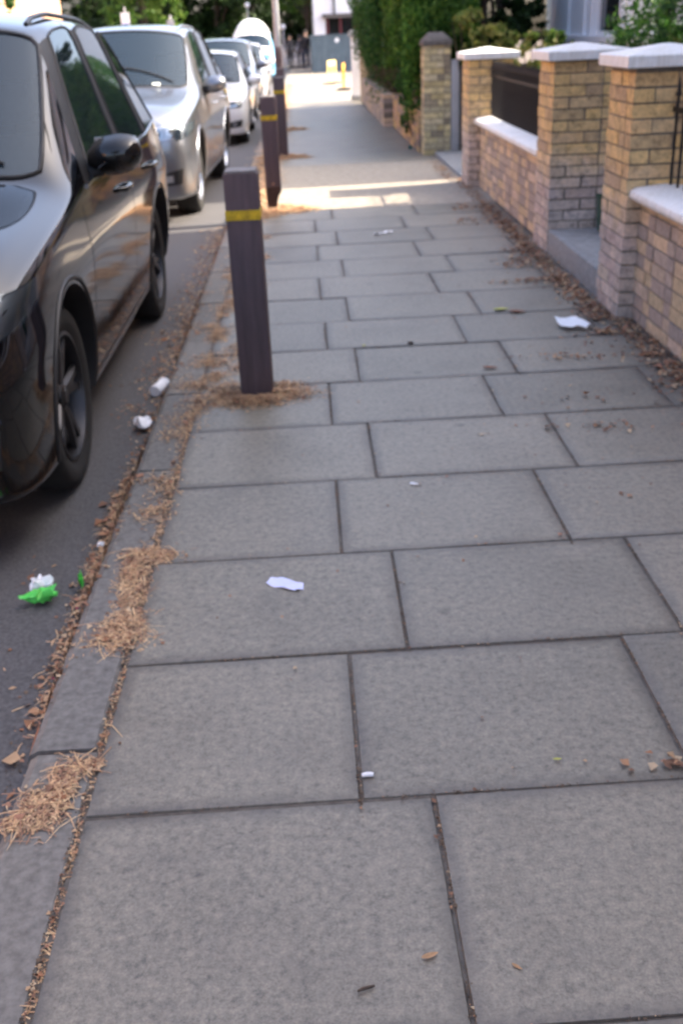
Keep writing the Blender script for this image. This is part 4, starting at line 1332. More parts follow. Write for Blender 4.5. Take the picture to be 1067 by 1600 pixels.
    # mirrors
    for s in (1, -1):
        mr = MB(); vs = []; n = 14
        sec = [(.0, .03, .035), (.03, .055, .065), (.08, .085, .085), (.14, .092, .088), (.19, .085, .078), (.225, .06, .055), (.24, .02, .02)]
        for (dx, hy, hz) in sec:
            for i in range(n):
                a = 2 * math.pi * i / n
                cy = math.cos(a); yy = hy * cy * (1.0 if cy < 0 else .45)
                vs.append((s * dx, yy - .02 * dx, hz * math.sin(a) * (1 - .15 * (cy < 0)) + dx * .10))
        mr.add(vs, [(k * n + i, k * n + (i + 1) % n, (k + 1) * n + (i + 1) % n, (k + 1) * n + i) for k in range(len(sec) - 1) for i in range(n)] + [tuple(range(n)), tuple(range((len(sec) - 1) * n, len(sec) * n))[::-1]])
        mo = mr.build('wing_mirror', pm, t, loc=(s * .875 * sx, 1.80 * sy, 1.09 * sz), smooth=50)
        a = MB(); a.tube([(-.02 * s, .01, -.06), (.05 * s, .0, -.045), (.10 * s, 0, -.02)], [.03, .03, .022], n=8); a.build('mirror_arm', MAT['blackplastic'], mo, smooth=50)
        a = MB(); a.box((min(.03 * s, .215 * s), .036, -.05), (max(.03 * s, .215 * s), .042, .085)); a.build('mirror_glass', MAT['chrome'], mo, bevel=.002)
    # cabin: floor, seats, dashboard, wheel
    b = MB(); b.box((-.72 * sx, 1.45 * sy, .80 * sz), (.72 * sx, 1.75 * sy, .99 * sz)); b.build('dashboard', MAT['blackplastic'], t, bevel=.04, smooth=40)
    for xs in (-.37, .37):
        for yy in (2.35, 3.35):
            b = MB(); b.box((xs * sx - .24, yy * sy - .35, .45), (xs * sx + .24, yy * sy + .15, .60 * sz)); b.box((xs * sx - .24, yy * sy + .05, .55 * sz), (xs * sx + .24, yy * sy + .22, 1.15 * sz), rot=Matrix.Rotation(-.22, 3, 'X'))
            b.box((xs * sx - .12, yy * sy + .16, 1.19 * sz), (xs * sx + .12, yy * sy + .26, 1.38 * sz)); b.build('seat', MAT['seat'], t, bevel=.05, smooth=50)
    b = MB(); ctr = Vector((.37 * sx, 1.88 * sy, .98 * sz)); ax = Vector((0, .4, 1)).normalized(); u = Vector((1, 0, 0)); v = ax.cross(u)
    b.tube([ctr + (u * math.cos(a) + v * math.sin(a)) * .18 for a in np.linspace(0, 2 * math.pi, 25)], .014, n=6); b.build('steering_wheel', MAT['blackplastic'], t, smooth=50)
    if near:
        for (dx, dz) in ((0, 0),):
            h = bvh.ray_cast(Vector((.45 * sx, -1, 1.14 * sz)), Vector((0, 1, 0)))
            if h[0] and side == 'chrome': b = MB(); b.box((-.04, -.004, -.025), (.04, 0, .025), rot=Matrix.Rotation(-.95, 3, 'X')); b.build('permit', MAT['disc'], t, loc=(h[0].x, h[0].y - .006, h[0].z))
    return t


black = paint('black_car_paint', (.004, .004, .005), 0, .07, dust=.05)
black.node_tree.nodes['Principled BSDF'].inputs['Specular IOR Level'].default_value = .12
black.node_tree.nodes['Principled BSDF'].inputs['Coat Weight'].default_value = .85
silver = paint('silver_car_paint', (.24, .26, .30), .85, .30)
whitep = paint('white_car_paint', (.80, .81, .82), 0, .3)
greyp = paint('slate_car_paint', (.16, .19, .25), .6, .3)
pale = paint('pale_silver_car_paint', (.6, .62, .66), .5, .3)

car('black estate style off road car parked nearest, its bonnet cut by the left edge', -1.84, 3.00, black, scale=(1, 1, 1.065), side='black')
car('silver off road car parked behind the black one, its bonnet in the sun', -1.96, 9.95, silver, rz=-R(1.6), scale=(.98, 1.02, 1.05), rim='rimlight', rings=suv_rings({'hood': .03}), spokes=7)
P2_ = dict(SUV, wr=.32, ww=.21, arch=.365)
car('white hatchback parked behind the silver car', -1.80, 17.7, whitep, P=P2_, scale=(.965, .93, .86), rim='rimlight', rails=False, trim=False, lampkind='slit', levels=2, side='black')
car('slate grey tall car parked behind the white hatchback', -1.88, 23.4, greyp, scale=(.98, 1, .98), rim='rimlight', rails=False, levels=2)
car('pale silver car farther off, parked just in front of the blue and white van', -1.86, 30.0, pale, P=P2_, scale=(.97, .96, .92), rim='rimdark', rails=False, trim=False, levels=2, side='black')


def van(label, x, y):
    t = thing('camper_van', label, 'van', (x, y, ROAD + gz(y)), 0, None)
    W_ = .92
    def ring(y, pts, ys=None):
        r = [(0, y, pts[0][1])] + [(w, y, z) for w, z in pts]
        if ys:
            for i, v in ys.items(): r[i] = (r[i][0], v, r[i][2])
        return r
    rs = [ring(.02, [(.6, .3), (.7, .34), (.78, .5), (.80, .75), (.78, .95), (.66, 1.08), (.36, 1.12), (0, 1.13)], {6: .12, 7: .08, 8: .06}),
          ring(.16, [(.7, .26), (.82, .3), (.88, .5), (.90, .78), (.87, 1.02), (.75, 1.18), (.4, 1.22), (0, 1.23)], {6: .3, 7: .26, 8: .24}),
          ring(.5, [(.75, .24), (.86, .28), (.91, .5), (.92, .8), (.90, 1.12), (.80, 1.24), (.42, 1.30), (0, 1.31)], {6: .5, 7: .44, 8: .4}),
          ring(.72, [(.75, .24), (.86, .28), (.91, .5), (.92, .8), (.905, 1.16), (.72, 1.74), (.4, 1.80), (0, 1.81)], {6: .98, 7: .92, 8: .9}),
          ring(.9, [(.75, .24), (.86, .28), (.91, .5), (.92, .8), (.905, 1.17), (.72, 1.82), (.42, 2.16), (0, 2.26)], {6: 1.12, 7: 1.18, 8: 1.16}),
          ring(1.7, [(.75, .24), (.86, .28), (.91, .5), (.92, .8), (.905, 1.18), (.74, 1.86), (.44, 2.30), (0, 2.40)]),
          ring(1.8, [(.75, .24), (.86, .28), (.91, .5), (.92, .8), (.905, 1.18), (.74, 1.86), (.44, 2.30), (0, 2.40)]),
          ring(3.2, [(.75, .24), (.86, .28), (.91, .5), (.92, .8), (.905, 1.18), (.74, 1.86), (.44, 2.30), (0, 2.40)]),
          ring(4.7, [(.75, .24), (.86, .28), (.90, .5), (.91, .8), (.895, 1.18), (.73, 1.85), (.43, 2.24), (0, 2.33)]),
          ring(4.9, [(.7, .28), (.8, .32), (.84, .5), (.85, .8), (.83, 1.18), (.66, 1.74), (.38, 2.0), (0, 2.1)])]
    n = 9; mb_ = MB(); bm = bmesh.new(); cr = bm.edges.layers.float.new('crease_edge'); V = []
    for r in rs:
        V.append([(bm.verts.new(p), None) for p in r]); V[-1] = [(a, a if i in (0, 8) else bm.verts.new((-a.co.x, a.co.y, a.co.z))) for i, (a, _) in enumerate(V[-1])]
    for a in range(len(V) - 1):
        for i in range(8):
            for s in (0, 1):
                q = []
                for v in (V[a][i][s], V[a + 1][i][s], V[a + 1][i + 1][s], V[a][i + 1][s]):
                    if v not in q: q.append(v)
                if s: q.reverse()
                f = bm.faces.new(q)
                if i >= 6: f.material_index = 1
                if a == 2 and i in (6, 7): f.material_index = 2
                if a in (4, 6) and i == 5: f.material_index = 3 + s
                if a == 7 and i == 5: f.material_index = 5 + s
    for row, fl in ((V[0], 0), (V[-1], 1)):
        for i in range(8):
            q = []
            for v in (row[i][0], row[i + 1][0], row[i + 1][1], row[i][1]):
                if v not in q: q.append(v)
            if fl: q.reverse()
            bm.faces.new(q)
    bmesh.ops.recalc_face_normals(bm, faces=bm.faces)
    for e in bm.edges:
        if len({f.material_index for f in e.link_faces} - {1}) > 1: e[cr] = .8
    me = bpy.data.meshes.new('c'); bm.to_mesh(me); bm.free(); ob = bpy.data.objects.new('c', me); COL.objects.link(ob)
    for k in range(8): me.materials.append(whitep)
    ob.modifiers.new('s', 'SUBSURF').levels = 2
    dg = bpy.context.evaluated_depsgraph_get(); dg.update(); res = bpy.data.meshes.new_from_object(ob.evaluated_get(dg)); bpy.data.objects.remove(ob)
    sky_blue = paint('light_blue_van_paint', (.10, .42, .72), 0, .3)
    for nm, idx, mt in (('body', {0}, sky_blue), ('high_roof', {1}, whitep), ('windscreen', {2}, GLASS), ('side_window', {3}, GLASSD), ('side_window', {4}, GLASSD), ('side_window', {5}, GLASSD), ('side_window', {6}, GLASSD)):
        p = split(res, {nm: idx})[nm]
        if p: link(nm, p, mt, t, smooth=50)
    for yw in (.95, 3.7):
        for s in (1, -1): wheel(t, s * .82, yw, .33, .2, s, MAT['rimlight'], 5)
    for s in (1, -1):
        b = MB(); b.lathe([(.001, 0), (.09, 0), (.10, .03), (.10, .05)], 20, axis='z'); me = b.mesh()
        for v in me.vertices: v.co = Vector((v.co.x, v.co.z, v.co.y))
        link('headlight', me, MAT['chrome'], t, (s * .6, -.01, .82), smooth=40)
        b = MB(); b.box((-.02, -.08, -.12), (.14, .04, .12)); b.build('wing_mirror', MAT['blackplastic'], t, loc=(s * .98 - .06, .85, 1.35), bevel=.03, smooth=50)
    b = MB(); b.box((-.78, -.06, .34), (.78, .03, .50)); b.build('bumper', whitep, t, bevel=.03, smooth=50)
    return t


van('light blue camper van with a tall rounded white roof, last of the parked row', -1.95, 43.5)

# ------------------------------------------------------------------ foliage


def leaves(pts, nrm, size, aspect=.55, jit=.9):
    """diamond leaves folded along the rib at pts"""
    n = len(pts)
    d = nrm + rng.normal(0, jit, (n, 3)); d /= np.linalg.norm(d, axis=1)[:, None] + 1e-9
    a = rng.normal(0, 1, (n, 3)); t = np.cross(d, a); t /= np.linalg.norm(t, axis=1)[:, None] + 1e-9
    s = np.cross(d, t); L = (size * rng.uniform(.6, 1.4, n))[:, None]; w = L * aspect
    V = np.stack([pts - t * L * .5, pts + s * w * .5 + d * L * .1, pts + t * L * .5, pts - s * w * .5 + d * L * .1], 1).reshape(-1, 3)
    b = np.arange(n)[:, None] * 4
    return V, np.concatenate([b + [0, 1, 2], b + [0, 2, 3]], 0)


def blobs(bl, n, inner=.55):
    """points spread through ellipsoids (cx,cy,cz,rx,ry,rz)"""
    vol = np.array([b[3] * b[4] * b[5] for b in bl]) ** .7; vol /= vol.sum()
    P = []; N = []
    for b, k in zip(bl, (vol * n).astype(int)):
        # clumps inside the ellipsoid
        nc = max(6, k // 55)
        u = rng.normal(0, 1, (nc, 3)); u /= np.linalg.norm(u, axis=1)[:, None]
        r = inner + (1 - inner) * rng.random(nc) ** .6
        cc = u * r[:, None]
        pick = rng.integers(0, nc, k)
        p = cc[pick] + rng.normal(0, .085, (k, 3))
        P.append(p * np.array(b[3:6]) + np.array(b[:3])); N.append(p / (np.linalg.norm(p, axis=1)[:, None] + 1e-6))
    return np.concatenate(P), np.concatenate(N)


def crown(name, bl, n, size, mat_, parent, inner=.55, aspect=.55):
    P, N = blobs(bl, n, inner)
    V, F_ = leaves(P, N, size, aspect)
    return link(name, np_mesh(name, V, F_), mat_, parent)


def tree(label, x, y, h, r, mat_, n=9000, size=.14, trunk=.18, seed=0, cat='tree', group=None, low=.35, zb=None, name='broadleaf_tree', base=0.0):
    zb = gz(y) - .05 if zb is None else zb
    t = thing(name, label, cat, (x, y, zb), 0, group)
    q = np.random.default_rng(seed + 100)
    bl = []
    for k in range(9):
        a = q.uniform(0, 6.28); rr = q.uniform(.1, .6) * r; z = h * (low + (1 - low) * q.uniform(.12, .85))
        s = r * q.uniform(.35, .62) * (1 - .35 * abs(z / h - .6))
        bl.append((rr * math.cos(a), rr * math.sin(a), z, s, s, s * .75))
    crown('crown', bl, n, size, mat_, t)
    b = MB(); b.tube([(0, 0, -.3), (.03 * h * q.normal() * .3, 0, h * .25), (.1, .1, h * .5), (.1, 0, h * .75)], [trunk, trunk * .8, trunk * .55, trunk * .2], n=10)
    tr = b.build('trunk', MAT['bark'], t, smooth=60)
    b = MB()
    for c in bl:
        z0 = h * q.uniform(.25, .5)
        b.tube([(.05, .03, z0), (c[0] * .5, c[1] * .5, (z0 + c[2]) / 2 + .1), (c[0], c[1], c[2])], [trunk * .4, trunk * .25, trunk * .08], n=6)
    b.build('limbs', MAT['bark'], tr, smooth=60)
    return t


MAT['hedgelight'] = island('bright_hedge_leaves', [(0.058, 0.168, 0.024), (0.087, 0.217, 0.029), (0.127, 0.277, 0.038), (0.039, 0.119, 0.019), (0.156, 0.296, 0.048)], .6, 2.2, .75, 0, trans=.4)
# tall clipped conifer hedge leaning over the pavement
def hedge(label, x0, x1, y0, y1, h, n, seed):
    t = thing('conifer_hedge', label, 'hedge', ((x0 + x1) / 2, (y0 + y1) / 2, gz(y0)))
    q = np.random.default_rng(seed)
    L = (y1 - y0); Wd = (x1 - x0)
    # street side and near end surfaces with lumps; lower skirt thins out
    k = n
    yy = q.uniform(-L / 2, L / 2, k); zz = h * q.random(k) ** .9 + .35; side = q.random(k)
    lump = .16 * np.sin(yy * 2.1 + 1) + .12 * np.sin(yy * 4.7 + zz * 2.2) + .10 * np.sin(zz * 3.7 + yy)
    depth = np.abs(q.normal(0, .16, k))
    xx = -Wd / 2 - .12 * np.minimum(zz, 2.2) + lump * .6 + depth + .30 * np.clip(1.1 - zz, 0, 1)
    m1 = side < .62
    ye = -L / 2 + .1 + np.abs(q.normal(0, .2, k)) + .12 * np.sin(zz * 3) + .12 * np.sin(xx * 6); xe = q.uniform(-Wd / 2 - .3, Wd / 2, k)
    P = np.where(m1[:, None], np.stack([xx, yy, zz], 1), np.stack([xe, ye, zz], 1))
    N = np.where(m1[:, None], np.array([[-1., 0, .3]]), np.array([[0, -1., .3]]))
    keep = ~((P[:, 2] < .95) & (q.random(k) < .72))
    keep &= (np.sin(P[:, 1] * 5.1) * np.sin(P[:, 2] * 4.3 + 1) + q.normal(0, .5, k)) > -.95
    V, F_ = leaves(P[keep], N[keep], .075, .38, .8)
    link('foliage', np_mesh('foliage', V, F_), MAT['hedgelight'] if seed == 1 else MAT['hedge'], t)
    # dead inner twigs at the skirt
    kk = 5000
    P = np.stack([-Wd / 2 + .12 + np.abs(q.normal(0, .12, kk)) - .05, q.uniform(-L / 2, L / 2, kk), q.random(kk) * 1.3], 1)
    V, F_ = leaves(P, np.tile([[-1., 0, .2]], (kk, 1)), .10, .10, .6)
    link('dead_twigs', np_mesh('dead_twigs', V, F_), MAT['deadwood'], t)
    b = MB()
    for y in np.arange(-L / 2 + .4, L / 2, .7):
        b.tube([(0, y, -.3), (q.normal(0, .05), y + q.normal(0, .05), .8), (q.normal(0, .1), y + q.normal(0, .1), h * .8)], [.05, .04, .01], n=7)
    b.build('stems', MAT['bark'], t, smooth=60)
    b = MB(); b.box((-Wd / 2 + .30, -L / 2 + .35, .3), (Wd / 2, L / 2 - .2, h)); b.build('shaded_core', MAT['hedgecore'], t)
    return t


MAT['hedgecore'] = M('hedge_inner_shade', (.012, .018, .008), .95, scale=12, var=.5, bmp=1)  # near-black core box: shade inside the hedge put into its colour
hedge('tall dark conifer hedge bulging over the pavement beside the slim pale pillar', 1.62, 2.3, 14.55, 18.6, 2.5, 38000, 1)
hedge('darker upright conifer hedge farther along, next to the pale gate pier', 1.42, 3.2, 19.3, 26.4, 2.8, 30000, 2)
# brown weathered wall under the near hedge
def rough_wall(label, x, y0, y1, h, mat_, w=.2):
    t = thing('garden_wall', label, 'garden wall', (x, y0, gz(y0)))
    b = MB(); k = 0; z = 0
    while z < h:
        y = 0 if k % 2 else -.1
        while y < y1 - y0:
            a, c = max(y, 0), min(y + .215, y1 - y0)
            if c - a > .03: brick(b, 0, a, z, w, c, z + BH)
            y += .225
        z += CH; k += 1
    b.build('brickwork', mat_, t)
    c = MB(); c.box((.008, .004, -.2), (w - .006, y1 - y0 - .004, h - .01)); c.build('mortar_joints', MAT['mortar'], t)
    return t


rough_wall('stained brown low brick wall under the near conifer hedge', 1.50, 14.42, 18.6, .52, MAT['brick'])
rough_wall('low brick wall under the farther darker hedge', 1.36, 19.0, 25.9, .50, MAT['brickgrey'])
# climbing greenery hanging down the wall by the slim pier
def plant(label, x, y, z, bl, n, size, mat_, name='shrub', cat='shrub', stems=5, aspect=.5, inner=.3):
    t = thing(name, label, cat, (x, y, z))
    crown('foliage', bl, n, size, mat_, t, inner, aspect)
    b = MB()
    for k in range(stems):
        c = bl[k % len(bl)]; dx, dy = random.uniform(-.6, .6) * c[3], random.uniform(-.6, .6) * c[4]
        b.tube([(dx * .2, dy * .2, -.05), (c[0] * .6 + dx * .5, c[1] * .6 + dy * .5, c[2] * .6), (c[0] + dx, c[1] + dy, c[2] + c[5] * .6)], [.012, .009, .003], n=6)
    b.build('stems', MAT['bark'], t, smooth=60)
    return t


plant('pale green trailing climber hanging over the brown wall beside the slim pillar', 1.55, 15.2, gz(15), [(-.10, .2, 1.0, .16, .5, .5), (-.12, .5, .55, .12, .35, .35), (-.05, 0, 1.5, .2, .5, .3)], 2600, .06, MAT['hedge'], 'climber', 'climbing plant')
plant('bright yellow green leafy branch arching over the slim pale pillar', 2.12, 13.95, .0, [(-.2, -.3, 1.50, .18, .2, .10), (.10, -.25, 1.42, .25, .25, .12), (.0, .1, 1.62, .2, .25, .06), (.32, -.3, 1.32, .25, .25, .12), (-.02, -.35, 1.30, .10, .2, .12)], 900, .13, MAT['vari'], 'young_tree', 'young tree', 6)
plant('yellow variegated shrub behind the railings left of the white bay', 2.50, 11.9, .05, [(0, 0, 1.15, .28, .3, .22), (.12, .1, 1.30, .16, .2, .12), (-.25, 0, 1.0, .16, .2, .15)], 800, .075, MAT['vari'], 'variegated_shrub', 'shrub')
plant('small upright green shrub in front of the white bay window', 2.40, 10.3, .05, [(0, 0, 1.2, .15, .2, .28), (.22, 0, 1.15, .14, .2, .2), (-.10, .1, 1.05, .12, .2, .2)], 700, .06, MAT['light'], 'garden_shrub', 'shrub')
plant('large dense green bush at the top right corner behind the nearest pillar', 3.75, 10.8, .05, [(0, 0, 1.2, .75, .9, .8), (.5, -.8, 1.5, .7, .8, .8), (-.15, .4, 1.0, .6, .7, .6), (.9, -.3, 1.9, .8, .9, .7)], 15000, .06, MAT['hedge'], 'garden_bush', 'bush', 8)
plant('yellowish shrub tip in front of the dense bush at the right edge', 3.45, 10.0, .05, [(.15, 0, 1.45, .2, .2, .28), (.05, .1, 1.2, .25, .2, .2)], 600, .06, MAT['vari'], 'golden_shrub', 'shrub')
for k, (x, y, h, r) in enumerate(((2.55, 16.3, 3.6, .75), (3.05, 17.6, 4.4, .85), (2.7, 19.3, 4.6, 1.2), (3.3, 21.8, 5.2, 1.45))):
    tree(['small dark evergreen behind the railings', 'dark evergreen tree between the hedge and the white bay', 'dark evergreen standing close behind the tall hedge', 'taller dark evergreen farther behind the hedge'][k], x, y, h, r, MAT['dark'], 13000, .085, .09, seed=k, name='evergreen_tree', low=.06)

t = plant('low dark evergreen shrubs filling the front garden behind the railings', 2.75, 10.0, .05, [(0, -1.3, .55, .35, .6, .55), (.1, -.4, .55, .4, .6, .5), (-.05, .5, .6, .4, .6, .5), (.1, 1.4, .55, .4, .6, .55), (.0, 2.2, .5, .4, .6, .5), (.3, 3.0, .5, .4, .6, .5)], 12000, .06, MAT['dark'], 'evergreen_shrub', 'shrub', 8)
tree('unseen leafy tree added behind the camera to darken the near paving', -3.4, -5.4, 8.5, 3.8, MAT['dark'], 9000, .16, .2, 91, low=.42, zb=0)  # out of view, added to keep sky light off the nearest slabs
# ------------------------------------------------------------------ houses on the right
def window(t, x, y0, y1, z0, z1, face='-x', name='window'):
    """sash window on a wall whose outer face is x (looking to -x)"""
    w = bpy.data.objects.new(name, None); COL.objects.link(w); w.parent = t; w.location = (x, y0, z0)
    L, H_ = y1 - y0, z1 - z0
    b = MB(); f = .055
    b.box((-.03, 0, 0), (.06, f, H_)); b.box((-.03, L - f, 0), (.06, L, H_)); b.box((-.03, f, H_ - f), (.06, L - f, H_)); b.box((-.03, f, 0), (.06, L - f, f)); b.box((-.015, f, H_ * .5 - .02), (.05, L - f, H_ * .5 + .02))
    b.build('frame', MAT['whitegloss'], w)
    b = MB(); b.box((.012, f, f), (.022, L - f, H_ - f)); b.build('pane', MAT['darkglass'], w)
    b = MB(); b.box((-.09, -.05, -.07), (.05, L + .05, 0)); b.build('sill', MAT['whitegloss'], w)
    return w


def house(label, x, y0, y1, h, depth, mat_, roofh=2.6, wins=(), name='terraced_house', group=None, zb=0):
    """facade plane at x facing the street; x direction of depth sign"""
    t = thing(name, label, 'house', (x, (y0 + y1) / 2, zb), 0, group)
    L = (y1 - y0) / 2; s = 1 if depth > 0 else -1; D = abs(depth)
    b = MB(); xa, xb = sorted((0, s * D)); b.box((xa, -L, -.3), (xb, L, h)); b.build('wall', mat_, t)
    b = MB(); o = .35
    xm = (xa + xb) / 2
    vs = [(xa - o, -L - .06, h), (xb + o, -L - .06, h), (xm, -L - .06, h + roofh), (xa - o, L + .06, h), (xb + o, L + .06, h), (xm, L + .06, h + roofh)]
    b.add(vs, [(0, 1, 2), (3, 5, 4), (0, 2, 5, 3), (1, 4, 5, 2), (0, 3, 4, 1)]); rf = b.build('roof', MAT['slateroof'], t)
    b = MB(); b.box((xm - .4, -.6, h + roofh - .6), (xm + .4, .6, h + roofh + .9)); ch = b.build('chimney', mat_, rf)
    b = MB()
    for k in (-.35, .0, .35): b.cyl((xm, k, h + roofh + .9), (xm, k, h + roofh + 1.25), .11, .09, n=10)
    b.build('chimney_pot', MAT['redbrick'], ch, smooth=40)
    for (wy, wz, wl, wh) in wins:
        if s > 0: window(t, -.012, wy, wy + wl, wz, wz + wh)
        else:
            w = window(t, .012, 0, wl, wz, wz + wh); w.rotation_euler = (0, 0, math.pi); w.location = (.012, wy + wl, wz)
    return t


MAT['dullbrick'] = M('dark_stock_brick', (.17, .145, .115), .9, scale=5, var=.35)  # wall colour darkened to dim its reflection in the black car
hA = house('dark brick house beyond the right edge, opposite the nearest car', 4.9, -10, 10.85, 8.9, 8, MAT['dullbrick'], wins=[(-6, 1, 1.2, 1.7), (-1, 1, 1.2, 1.7), (4, 1, 1.2, 1.7), (-6, 4, 1.2, 1.6), (-1, 4, 1.2, 1.6), (4, 4, 1.2, 1.6)])
hB = house('house with a white painted bay window behind the garden pillars', 4.9, 13.45, 22.5, 6.9, 8, MAT['white'], wins=[(2.0, 1.2, 1.1, 1.6), (-3.2, 4.2, 1.1, 1.5), (.5, 4.2, 1.1, 1.5)])
# bay window (part of house B); local coordinates: origin at (4.9, 17.975)
bay = bpy.data.objects.new('bay_window', None); COL.objects.link(bay); bay.parent = hB; bay.location = (-.9, 13.55 - 17.975, 0)
b = MB()
b.box((.0, 0, -.2), (.9, 4.5, 1.22))
b.box((-.07, -.07, 1.221), (.9, 4.57, 1.30))
b.box((.0, 0, 1.301), (.30, .62, 3.4)); b.box((-.03, .12, 1.302), (.0, .22, 3.39)); b.box((-.03, .40, 1.302), (.0, .50, 3.39))
b.box((.0, 1.80, 1.301), (.30, 4.5, 3.4)); b.box((-.03, 1.88, 1.302), (.0, 1.96, 3.39)); b.box((-.03, 2.26, 1.302), (.0, 2.36, 3.39)); b.box((-.03, 3.2, 1.302), (.0, 3.3, 3.39)); b.box((.55, 0, 1.301), (.9, .22, 3.4))
b.box((-.08, -.08, 3.401), (.9, 4.58, 3.7))
b.build('masonry', MAT['white'], bay)
b = MB(); b.box((.9 - .02, .23, 1.302), (.95, 4.4, 3.3)); b.build('room_wall', MAT['maroonwall'] if 'maroonwall' in MAT else MAT['postrot'], bay)
for (a, c) in ((.62, 1.80),): 
    w = window(bay, .06, a, c, 1.302, 3.39)

# ------------------------------------------------------------------ far right: pier, hoarding, white building
t = thing('gate_pier', 'pale square gate pier with a heavy cap beyond the hedges', 'gate pier', (1.42, 27.6, gz(27.6)))
b = MB(); b.box((-.20, -.20, -.2), (.20, .20, 1.45)); b.build('shaft', MAT['white'], t, bevel=.01)
b = MB(); b.box((-.26, -.26, 1.451), (.26, .26, 1.55)); b.box((-.22, -.22, 1.551), (.22, .22, 1.60)); b.build('cap', MAT['conc'], t, bevel=.01)
b = MB(); b.box((-.23, -.23, -.2), (.23, .23, .12)); b.build('plinth', MAT['conc'], t, bevel=.01)
t = thing('gate_pier', 'brown weathered pier between the pale pier and the dark hedge', 'gate pier', (1.50, 26.75, gz(26.7)))
b = MB(); b.box((-.12, -.2, -.2), (.25, .2, 1.25)); b.build('shaft', MAT['brickgrey'], t, bevel=.02); b = MB(); b.box((-.15, -.23, 1.251), (.28, .23, 1.31)); b.build('cap', MAT['slate'], t, bevel=.01)


def barrier(label, x, y, mt, rz):
    t = thing('work_barrier', label, 'barrier', (x, y, gz(y)), rz)
    t.scale = (.8, .8, .78)
    b = MB(); b.box((-.55, -.02, .12), (.55, .02, .36)); b.box((-.55, -.02, .72), (.55, .02, .95)); b.box((-.55, -.018, .361), (-.44, .018, .719)); b.box((.44, -.018, .361), (.55, .018, .719)); b.box((-.06, -.018, .361), (.06, .018, .719)); b.build('panel', mt, t, bevel=.01)
    for sx_ in (-.45, .45): b = MB(); b.box((sx_ - .05, -.25, -.01), (sx_ + .05, .25, .05)); b.box((sx_ - .03, -.02, .051), (sx_ + .03, .02, .12)); b.build('foot', MAT['tyre'], t, bevel=.01)


barrier('orange plastic work barrier along the wall beyond the pale pier', 1.22, 33.5, MAT['orange'], R(84))
barrier('pale yellow plastic work barrier, farther of the two beside the hoarding', 1.0, 38.5, MAT['paleyellow'], R(70))
t = thing('site_hoarding', 'blue grey painted hoarding at the foot of the white building', 'hoarding', (1.65, 52, gz(52)))
b = MB()
for k in range(12): b.box((-1.15 + k * .30, -.02 - (k % 2) * .004, -.1), (-1.15 + k * .30 + .297, .03, 1.55))
b.build('boards', MAT['bluegrey'], t); b = MB(); b.box((-1.2, -.06, 1.551), (2.5, .05, 1.60)); b.build('top_rail', MAT['bluegrey'], t)
b = MB(); b.cyl((.0, -.03, 1.35), (0, -.035, 1.35), .10, n=20); b.build('round_notice', MAT['paperw'], t)
b = MB(); b.box((-1.2, -.015, -.1), (-1.155, 6, 1.54)); b.build('return_boards', MAT['bluegrey'], t)

t = thing('corner_shop', 'white rendered building with dark red shopfront at the end of the street', 'building', (0, 0, 0))
y = 61; z = gz(y)
b = MB(); b.box((.75, y, 2.55 + z), (9, y + 10, 9 + z)); b.box((.75, y, -.3 + z), (1.35, y + 10, 2.549 + z)); b.box((4.6, y, -.3 + z), (9, y + 10, 2.549 + z)); b.box((1.35, y, -.3 + z), (4.6, y + .3, .7 + z)); b.build('wall', MAT['white'], t)
b = MB(); b.box((1.2, y - .25, 2.42 + z), (5.2, y - .002, 2.62 + z)); b.build('canopy', MAT['slate'], t)
b = MB(); b.box((1.351, y + .5, .7 + z), (4.599, y + .6, 2.548 + z)); b.build('shopfront_glass', MAT['darkglass'], t)
b = MB(); b.box((2.9, y + .2, .701 + z), (3.9, y + .3, 2.40 + z)); b.box((1.36, y + .2, .701 + z), (1.55, y + .3, 2.45 + z)); b.box((2.1, y + .2, .701 + z), (2.25, y + .3, 2.45 + z)); b.build('shopfront_joinery', MAT['maroon'], t)
b = MB(); b.cyl((1.85, y - .06, 2.6 + z), (1.85, y - .06, 9 + z), .05, n=10); b.tube([(.8, y - .06, 4.25 + z), (1.5, y - .06, 4.2 + z), (1.85, y - .06, 3.9 + z)], .04); b.tube([(3.2, y - .06, 5.0 + z), (2.4, y - .06, 4.5 + z), (1.85, y - .06, 4.1 + z)], .035); b.build('drain_pipe', MAT['iron'], t, smooth=40)
b = MB(); b.box((.70, y - .05, 9.001 + z), (9.1, y + 10.1, 9.15 + z)); b.build('parapet', MAT['white'], t)

# ------------------------------------------------------------------ people far down the pavement


